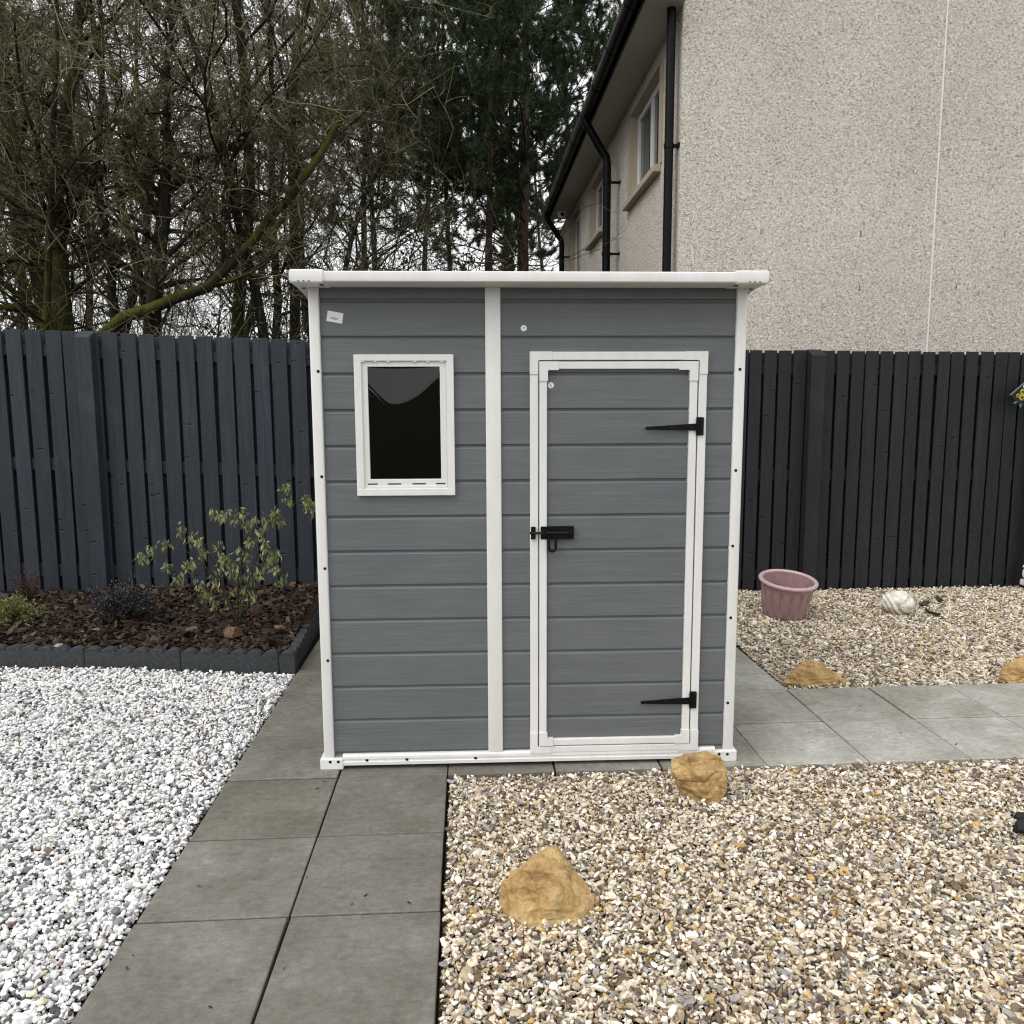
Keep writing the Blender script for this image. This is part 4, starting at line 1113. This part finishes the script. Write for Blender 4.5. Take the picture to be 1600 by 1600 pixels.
def bush(name, label, cx, cy, cz, rx, ry, rz, nst, nl, L, W, mat, seed, up=0.6):
    rs = np.random.RandomState(seed); base = np.array((cx, cy, cz)); st = []; P, Dr = [], []
    for _ in range(nst):
        d = rs.normal(size=3); d[2] = abs(d[2]) + .25; d /= np.linalg.norm(d); e = base + d * [rx, ry, rz] * rs.uniform(.65, 1.05)
        m = (base + e) / 2 + rs.normal(0, .012, 3) + [0, 0, .01]; st.append(([base + rs.normal(0, .01, 3) * [1, 1, 0], m, e], .0025))
        k = nl // nst
        t = rs.uniform(.3, 1.0, k)[:, None]
        pp = np.where(t < .5, base + (m - base) * t * 2, m + (e - m) * (t - .5) * 2) + rs.normal(0, 1, (k, 3)) * L * .8
        P.append(pp); Dr.append(d[None] * .7 + rs.normal(0, .6, (k, 3)) + [0, 0, up * .3])
    P = np.concatenate(P); Dr = np.concatenate(Dr)
    P[:, 2] = np.maximum(P[:, 2], cz - .01)
    return plant(name, label, "shrub", st, .003, leaves(P, Dr, rs.uniform(.6, 1.3, len(P)) * L, rs.uniform(.6, 1.3, len(P)) * W, rs), mat, (cx, cy, cz))
bush("dwarf_shrub", "low blackish purple shrub with tiny leaves in the mulch", -1.775, 2.20, .155, 0.27, .24, .26, 80, 4600, .019, .009, M['blackleaf'], 31)
bush("dwarf_shrub", "low lime green plant at the photo's left edge in the mulch", -2.46, 2.16, .155, .20, .18, .145, 40, 900, .024, .011, M['lime'], 32)
bush("dwarf_shrub", "rusty red twiggy plant by the fence at the photo's left edge", -2.62, 2.62, .17, .14, .14, .26, 30, 420, .020, .010, M['rust'], 33)
bush("seedling", "tiny green seedling in front of the blackish shrub", -1.72, 1.93, .125, .035, .03, .05, 7, 26, .020, .007, M['lime'], 34)
bush("seedling", "tiny green seedling in the mulch close behind the edging", -1.83, 1.70, .105, .03, .03, .035, 6, 20, .018, .007, M['lime'], 35)

# ------------------------------------------------------------------ woodland
def grow(starts, dirs, lens, r0, K, wander, lift, rs, taper=0.25):
    N = len(starts)
    pts = np.zeros((N, K, 3)); pts[:, 0] = starts
    d = dirs / (np.linalg.norm(dirs, axis=1, keepdims=True) + 1e-9)
    for k in range(1, K):
        d = d + rs.normal(0, wander, (N, 3)) + np.array([0, 0, lift])
        d /= np.linalg.norm(d, axis=1, keepdims=True)
        pts[:, k] = pts[:, k - 1] + d * (lens / (K - 1))[:, None]
    rad_ = r0[:, None] * np.linspace(1, taper, K)[None]
    return pts, rad_
def spawn(pts, rads, lens, m, tmin, tmax, spread, lratio, rratio, rs, updir=0.0, rmin=0.0):
    N, K, _ = pts.shape
    t = rs.uniform(tmin, tmax, (N, m)); f = t * (K - 1); i = np.minimum(f.astype(int), K - 2); w = (f - i)[..., None]
    n = np.arange(N)[:, None]
    p = pts[n, i] * (1 - w) + pts[n, i + 1] * w
    tan = pts[n, i + 1] - pts[n, i]; tan /= np.linalg.norm(tan, axis=2, keepdims=True) + 1e-9
    rr = rads[n, i] * (1 - w[..., 0]) + rads[n, i + 1] * w[..., 0]
    s = rs.normal(size=tan.shape); s -= (s * tan).sum(2, keepdims=True) * tan; s /= np.linalg.norm(s, axis=2, keepdims=True) + 1e-9
    a = rs.normal(spread, .22, t.shape)[..., None]
    d = np.cos(a) * tan + np.sin(a) * s + np.array([0, 0, updir])
    L = lens[:, None] * lratio * (1.15 - .6 * t) * rs.uniform(.6, 1.3, t.shape)
    return p.reshape(-1, 3), d.reshape(-1, 3), L.ravel(), np.maximum(rr.ravel() * rratio, rmin)

class Acc:
    def __init__(s): s.v = []; s.f3 = []; s.f4 = []; s.m3 = []; s.m4 = []; s.n = 0
    def add(s, v, f, mat=0):
        f = np.asarray(f) + s.n; s.v.append(v); s.n += len(v)
        if f.shape[1] == 3: s.f3.append(f); s.m3.append(np.full(len(f), mat))
        else: s.f4.append(f); s.m4.append(np.full(len(f), mat))
    def build(s, name, mats, parent, smooth=False):
        fs, mi = [], []
        if s.f4: fs.append(np.concatenate(s.f4)); mi.append(np.concatenate(s.m4))
        if s.f3: fs.append(np.concatenate(s.f3)); mi.append(np.concatenate(s.m3))
        return mesh_np(name, np.concatenate(s.v), fs, mats, parent, smooth, np.concatenate(mi))

def bare_tree(seed, height, r, root, limbs=None, leafy=0.0, n1=16, lean=(0, 0), barkmat='bark', twigr=0.0034, tmin=0.16, dens=0.95, reach=0.40):
    """trunk + limbs -> 'trunk'; branches, twigs and a few dead leaves -> 'crown' (local to root)"""
    rs = np.random.RandomState(seed)
    tr, cr = Acc(), Acc()
    if limbs is None:
        p0, r0 = grow(np.zeros((1, 3)), np.array([[lean[0], lean[1], 1.0]]), np.array([height]), np.array([r]), 12, .07, .05, rs, .16)
        l0 = np.array([height])
    else:
        K = 12; P, Rr, Ls = [], [], []
        for pts, ra, rb in limbs:
            pts = np.array(pts, float); s = np.linspace(0, len(pts) - 1, K); q = np.stack([np.interp(s, range(len(pts)), pts[:, k]) for k in range(3)], -1)
            q[1:-1] += rs.normal(0, .012, (K - 2, 3)); P.append(q); Rr.append(np.linspace(ra, rb, K)); Ls.append(np.linalg.norm(np.diff(pts, axis=0), axis=1).sum())
        p0, r0, l0 = np.array(P), np.array(Rr), np.array(Ls)
    v, f = tubes(p0, r0, 10); tr.add(v, f)
    s1 = spawn(p0, r0, l0, n1, tmin, .98, 1.05, reach, .42, rs, .12, .012)
    p1, r1 = grow(*s1, 8, .20, .05, rs, .22); v, f = tubes(p1, r1, 6); tr.add(v, f)
    s2 = spawn(p1, r1, s1[2], 8, .12, 1, .95, .48, .5, rs, .08, .006)
    p2, r2 = grow(*s2, 6, .26, .02, rs, .3); v, f = tubes(p2, r2, 4); cr.add(v, f)
    s3 = spawn(p2, r2, s2[2], max(2, int(7 * dens)), .1, 1, .9, .55, .55, rs, .03, twigr * 1.15)
    p3, r3 = grow(*s3, 5, .32, .0, rs, .4); v, f = tubes(p3, r3, 3); cr.add(v, f)
    s4 = spawn(p3, r3, s3[2], max(2, int(5 * dens)), .1, 1, .85, .62, .7, rs, .0, twigr * .8)
    p4, r4 = grow(*s4, 4, .34, -.01, rs, .5); v, f = tubes(p4, r4, 3); cr.add(v, f)
    if leafy > 0:
        n = int(len(p4) * leafy); i = rs.randint(0, len(p4), n)
        P = p4[i, rs.randint(1, 4, n)]
        v, f = leaves(P, rs.normal(0, .6, (n, 3)) + [0, 0, -.6], rs.uniform(.024, .052, n), rs.uniform(.014, .03, n), rs); cr.add(v, f, 1)
    a = tr.build("trunk", M[barkmat], root, True); b = cr.build("crown", [M['twig'], M['brownleaf']], root)
    return a, b

def pine(seed, height, r, root, crown_from=0.5, spread=0.24, clumps=7, needles=64):
    rs = np.random.RandomState(seed); tr, cr = Acc(), Acc()
    p0, r0 = grow(np.zeros((1, 3)), np.array([[rs.normal(0, .03), rs.normal(0, .03), 1.0]]), np.array([height]), np.array([r]), 12, .022, .03, rs, .22)
    v, f = tubes(p0, r0, 12); tr.add(v, f)
    # dead stubs and snags below the crown
    s = spawn(p0, r0, np.array([height]), 22, .16, crown_from, 1.45, .10, .22, rs, -.05, .008); p, q_ = grow(*s, 5, .2, .0, rs, .3); v, f = tubes(p, q_, 4); tr.add(v, f)
    sb = spawn(p, q_, s[2], 4, .2, 1, .8, .5, .5, rs, 0, .004); pb, qb = grow(*sb, 4, .3, 0, rs, .4); v, f = tubes(pb, qb, 3); tr.add(v, f)
    s1 = spawn(p0, r0, np.array([height]), 34, crown_from, .99, 1.25, spread, .34, rs, .12, .014); p1, r1 = grow(*s1, 7, .14, .05, rs, .25); v, f = tubes(p1, r1, 5); cr.add(v, f, 1)
    s2 = spawn(p1, r1, s1[2], clumps, .25, 1, .8, .5, .5, rs, .15, .007); p2, r2 = grow(*s2, 5, .2, .06, rs, .4); v, f = tubes(p2, r2, 4); cr.add(v, f, 1)
    s3 = spawn(p2, r2, s2[2], 4, .3, 1, .7, .55, .6, rs, .2, .005); p3, r3 = grow(*s3, 4, .2, .1, rs, .5); v, f = tubes(p3, r3, 3); cr.add(v, f, 1)
    T = np.concatenate([p2[:, -1], p3[:, -1], p3[:, 2]]); Dd = np.concatenate([p2[:, -1] - p2[:, -2], p3[:, -1] - p3[:, -2], p3[:, 2] - p3[:, 1]])
    Dd /= np.linalg.norm(Dd, axis=1, keepdims=True) + 1e-9
    n = len(T); T = np.repeat(T, needles, 0); Dd = np.repeat(Dd, needles, 0)
    o = T + Dd * rs.uniform(-.16, .05, (len(T), 1)) + rs.normal(0, .012, T.shape)
    d = Dd * .7 + rs.normal(0, .62, T.shape) + [0, 0, .12]; d /= np.linalg.norm(d, axis=1, keepdims=True)
    L = rs.uniform(.07, .14, (len(T), 1)); sdv = np.cross(d, rs.normal(size=d.shape)); sdv /= np.linalg.norm(sdv, axis=1, keepdims=True) + 1e-9
    v = np.stack([o - sdv * .0065, o + sdv * .0065, o + d * L], 1).reshape(-1, 3); cr.add(v, np.arange(len(v)).reshape(-1, 3), 0)
    a = tr.build("trunk", M['pinebark'], root, True); b = cr.build("crown", [M['needle'], M['bark']], root)
    return a, b

def ground_xy(u, Y):
    d = ray(u, 640); t_ = (Y - CAM[1]) / d[1]; return CAM[0] + d[0] * t_
def tree_root(name, u, Y, label, group=None, rz=0.0, z=-0.1):
    return tag(empty(name, (ground_xy(u, Y), Y, z), rz), label, "tree", group)
def lim(Y0, root, pts, ra, rb):
    o = np.array(root.location)
    return ([np.array(at_y(u, v, Y0 + dy)) - o for u, v, dy in pts], ra, rb)

# individually recognisable trees in the front rank
t1 = tree_root("bare_tree", 95, 6.6, "thick mossy trunk with a dark leaning twin behind the far left of the fence")
bare_tree(101, 9, .16, t1, [lim(6.6, t1, [(100, 640, 0), (98, 510, 0), (92, 420, 0), (84, 330, .1), (95, 220, .3), (120, 60, .5), (130, -90, .6)], .125, .05), lim(6.7, t1, [(92, 640, 0), (75, 510, 0), (52, 400, .1), (26, 260, .3), (8, 120, .4), (-20, -40, .5)], .115, .045),
                             lim(6.6, t1, [(88, 380, 0), (120, 320, -.3), (170, 260, -.6), (230, 170, -.9)], .05, .015)], .35, 15, barkmat='moss')
t2 = tree_root("bare_tree", 240, 5.6, "upright forked trunk standing left of the shed behind the fence")
bare_tree(102, 8, .1, t2, [lim(5.6, t2, [(238, 660, 0), (240, 515, 0), (247, 430, 0), (253, 350, 0), (256, 295, 0)], .092, .062), lim(5.6, t2, [(256, 300, 0), (250, 265, -.05), (232, 245, -.2), (212, 232, -.3), (190, 190, -.4)], .045, .014),
                             lim(5.6, t2, [(256, 300, 0), (280, 282, .1), (310, 277, .1), (350, 285, .1), (400, 298, 0), (450, 312, -.1)], .038, .010), lim(5.65, t2, [(257, 300, 0), (262, 230, .2), (258, 150, .3), (270, 40, .4), (262, -90, .4)], .055, .02),
                             lim(5.6, t2, [(262, 245, .15), (300, 243, 0), (340, 247, -.1), (370, 220, -.2), (400, 200, -.3), (470, 190, -.5)], .034, .008)], .25, 13)
t3 = tree_root("leaning_tree", 150, 5.3, "mossy green limb leaning right across the wood above the left fence")
bare_tree(103, 6, .1, t3, [lim(5.3, t3, [(110, 600, 0), (165, 517, 0), (215, 488, 0), (262, 470, 0), (318, 450, .1), (360, 415, .2), (400, 372, .3), (440, 325, .4), (490, 260, .5), (540, 170, .7)], .066, .034),
                             lim(5.5, t3, [(318, 450, .1), (345, 420, .1), (350, 360, .2), (372, 290, .3)], .03, .01)], .3, 9, barkmat='moss', tmin=.45)
t4 = tree_root("bare_tree", 36, 6.0, "slender mossy trunk left of the thick twin trunk")
bare_tree(104, 7.5, .055, t4, None, .35, 13, (.03, 0), 'moss', tmin=.3)
t5 = tree_root("bare_tree", 180, 6.4, "thin stem with a mossy arching branch between the thick trunk and the forked trunk")
bare_tree(105, 7, .05, t5, [lim(6.4, t5, [(186, 640, 0), (180, 500, 0), (172, 400, 0), (150, 280, .1), (160, 120, .2), (150, -60, .2)], .06, .02), lim(6.3, t5, [(128, 394, 0), (140, 384, 0), (165, 384, 0), (185, 396, 0), (176, 430, .1)], .032, .03)], .4, 15)
t6 = tree_root("bare_tree", 330, 6.9, "mossy trunk behind the fence right of the forked trunk, below the leaning limb's end")
bare_tree(106, 9, .10, t6, None, .25, 14, (.0, .02), 'moss', tmin=.34)
t7 = tree_root("bare_tree", 425, 6.2, "bare tangled tree just left of the shed roof")
bare_tree(107, 8, .075, t7, None, .2, 15, (-.03, .0), tmin=.36)
t8 = tree_root("bare_tree", 470, 8.6, "tall bare tree whose trunk stands behind the shed roof's left corner")
bare_tree(108, 10, .10, t8, None, .15, 13, (.02, 0), tmin=.45)
# the pines at the right of the wood
pines = [(832, 12.5, 13.5, .10, .36, "tall pine with an orange trunk beside the house, nearest the black gutter"),
         (806, 14.5, 13.5, .092, .42, "pine with a reddish trunk just left of the tallest orange trunk"),
         (751, 13.5, 13.0, .10, .38, "pine with a straight brown trunk above the middle of the shed roof"),
         (716, 16.5, 13.5, .085, .40, "slimmer brown pine trunk above the shed's centre post"),
         (782, 19.0, 15.0, .13, .36, "dark pine between the straight brown trunk and the reddish trunk, farther back"),
         (654, 15.5, 12.5, .12, .34, "dark pine above the left half of the shed roof, right of the thin stems"),
         (590, 17.5, 13.0, .12, .36, "dark pine above the shed window, left of the other pines"),
         (866, 27.0, 15.0, .13, .42, "pine partly hidden behind the house's far gutter end")]
src = []
for k, (u, Y, h, r, cf, lab) in enumerate(pines):
    root = tree_root("pine_tree", u, Y, lab, None, rz=k * 1.3)
    if k < 4: src.append(pine(200 + k, h, r, root, cf))
    else:
        for o in src[k - 4]:
            c = o.copy(); c.parent = root; COL.objects.link(c)
        root.scale = (h / pines[k - 4][2],) * 3
# more bare trees, ranks behind the front one: three grown, then copied
rank = [(530, 10.5, 0, 1.0), (580, 12.5, 1, 1.0), (490, 11.5, 2, .9), (400, 9.2, 1, 1.0), (290, 10.0, 2, 1.1), (150, 9.5, 0, 1.1), (15, 9.8, 1, 1.1), (-60, 8.0, 2, 1.0), (-150, 10.5, 0, 1.1),
        (60, 13.0, 2, 1.25), (220, 13.5, 1, 1.2), (350, 14.0, 0, 1.25), (540, 16.5, 1, 1.3), (130, 17.0, 1, 1.4), (-40, 16.0, 2, 1.4)]
rsrc = {}
for k, (u, Y, kind, sc) in enumerate(rank):
    front = Y < 12
    root = tree_root("bare_tree", u, Y, "bare mid-distance tree in the wood among the olive brown tangle of twigs" if front else "bare tree deep in the wood, a thin trunk against the white sky",
                     "bare trees in the middle of the wood" if front else "bare trees at the back of the wood", rz=k * 2.1)
    if kind not in rsrc: rsrc[kind] = bare_tree(300 + kind, 8.6 + kind * .5, .085, root, None, (.5, .25, .1)[kind], 18, twigr=.0042, tmin=.22)
    else:
        for o in rsrc[kind]:
            c = o.copy(); c.parent = root; COL.objects.link(c)
    root.scale = (sc, sc, sc)
# undergrowth: bare brush, brambles and dark evergreen bushes at the foot of the wood
def undergrowth():
    rs = np.random.RandomState(400); a = Acc()
    n = 330
    u = rs.uniform(-250, 690, n); Y = np.where(u < 540, rs.uniform(5.4, 16, n), rs.uniform(10, 20, n))
    st = np.array([(ground_xy(uu, yy), yy, -.1) for uu, yy in zip(u, Y)])
    d = np.column_stack([rs.normal(0, .35, n), rs.normal(0, .3, n), np.ones(n)]); L = rs.uniform(2.6, 5.6, n)
    p, r = grow(st, d, L, np.full(n, .012), 8, .17, .02, rs, .3); v, f = tubes(p, r, 5); a.add(v, f, 2)
    s = spawn(p, r, L, 9, .25, 1, .8, .32, .5, rs, .02, .0042); p1, r1 = grow(*s, 5, .3, 0, rs, .4); v, f = tubes(p1, r1, 3); a.add(v, f)
    s2 = spawn(p1, r1, s[2], 3, .2, 1, .8, .6, .7, rs, 0, .0034); p2, r2 = grow(*s2, 4, .3, 0, rs, .5); v, f = tubes(p2, r2, 3); a.add(v, f)
    m = int(len(p2) * .2); i = rs.randint(0, len(p2), m); v, f = leaves(p2[i, rs.randint(0, 4, m)], rs.normal(0, .7, (m, 3)) + [0, 0, -.5], rs.uniform(.025, .055, m), rs.uniform(.014, .03, m), rs); a.add(v, f, 1)
    o = a.build("undergrowth", [M['twig'], M['brownleaf'], M['bark']], None)
    tag(o, "tangle of bare brush and brambles at the foot of the wood", "undergrowth", kind="stuff")
undergrowth()
def evergreen(u, Y, w, h, label, seed, n=9000):
    rs = np.random.RandomState(seed); root = tree_root("evergreen_bush", u, Y, label)
    root["category"] = "bush"
    tr, cr = Acc(), Acc()
    k = 26; d = np.column_stack([rs.normal(0, .5, k), rs.normal(0, .5, k), np.ones(k) * .9])
    p, r = grow(np.zeros((k, 3)), d, rs.uniform(.6, 1.05, k) * h, np.full(k, .022), 7, .16, .03, rs, .25); v, f = tubes(p, r, 5); tr.add(v, f)
    s = spawn(p, r, np.full(k, h), 12, .15, 1, 1.0, .26, .45, rs, .05, .005); p1, r1 = grow(*s, 5, .25, 0, rs, .4); v, f = tubes(p1, r1, 3); tr.add(v, f)
    i = rs.randint(0, len(p1), n); P = p1[i, rs.randint(1, 5, n)] + rs.normal(0, .06, (n, 3)); P[:, 0] *= w / (h * .8)
    v, f = leaves(P, rs.normal(0, .8, (n, 3)), rs.uniform(.04, .075, n), rs.uniform(.02, .038, n), rs); cr.add(v, f)
    tr.build("trunk", M['bark'], root, True); cr.build("crown", M['holly'], root)
evergreen(410, 5.6, 1.5, 2.9, "dark evergreen bush behind the fence just left of the shed", 501)
evergreen(620, 9.5, 2.4, 4.9, "broad dark evergreen showing above the left half of the shed roof", 502, 14000)
evergreen(560, 12.0, 2.4, 4.6, "dark evergreen bush farther back, left of the broad evergreen", 503)
evergreen(330, 7.5, 1.3, 2.6, "low dark evergreen bush below the leaning mossy limb", 504)
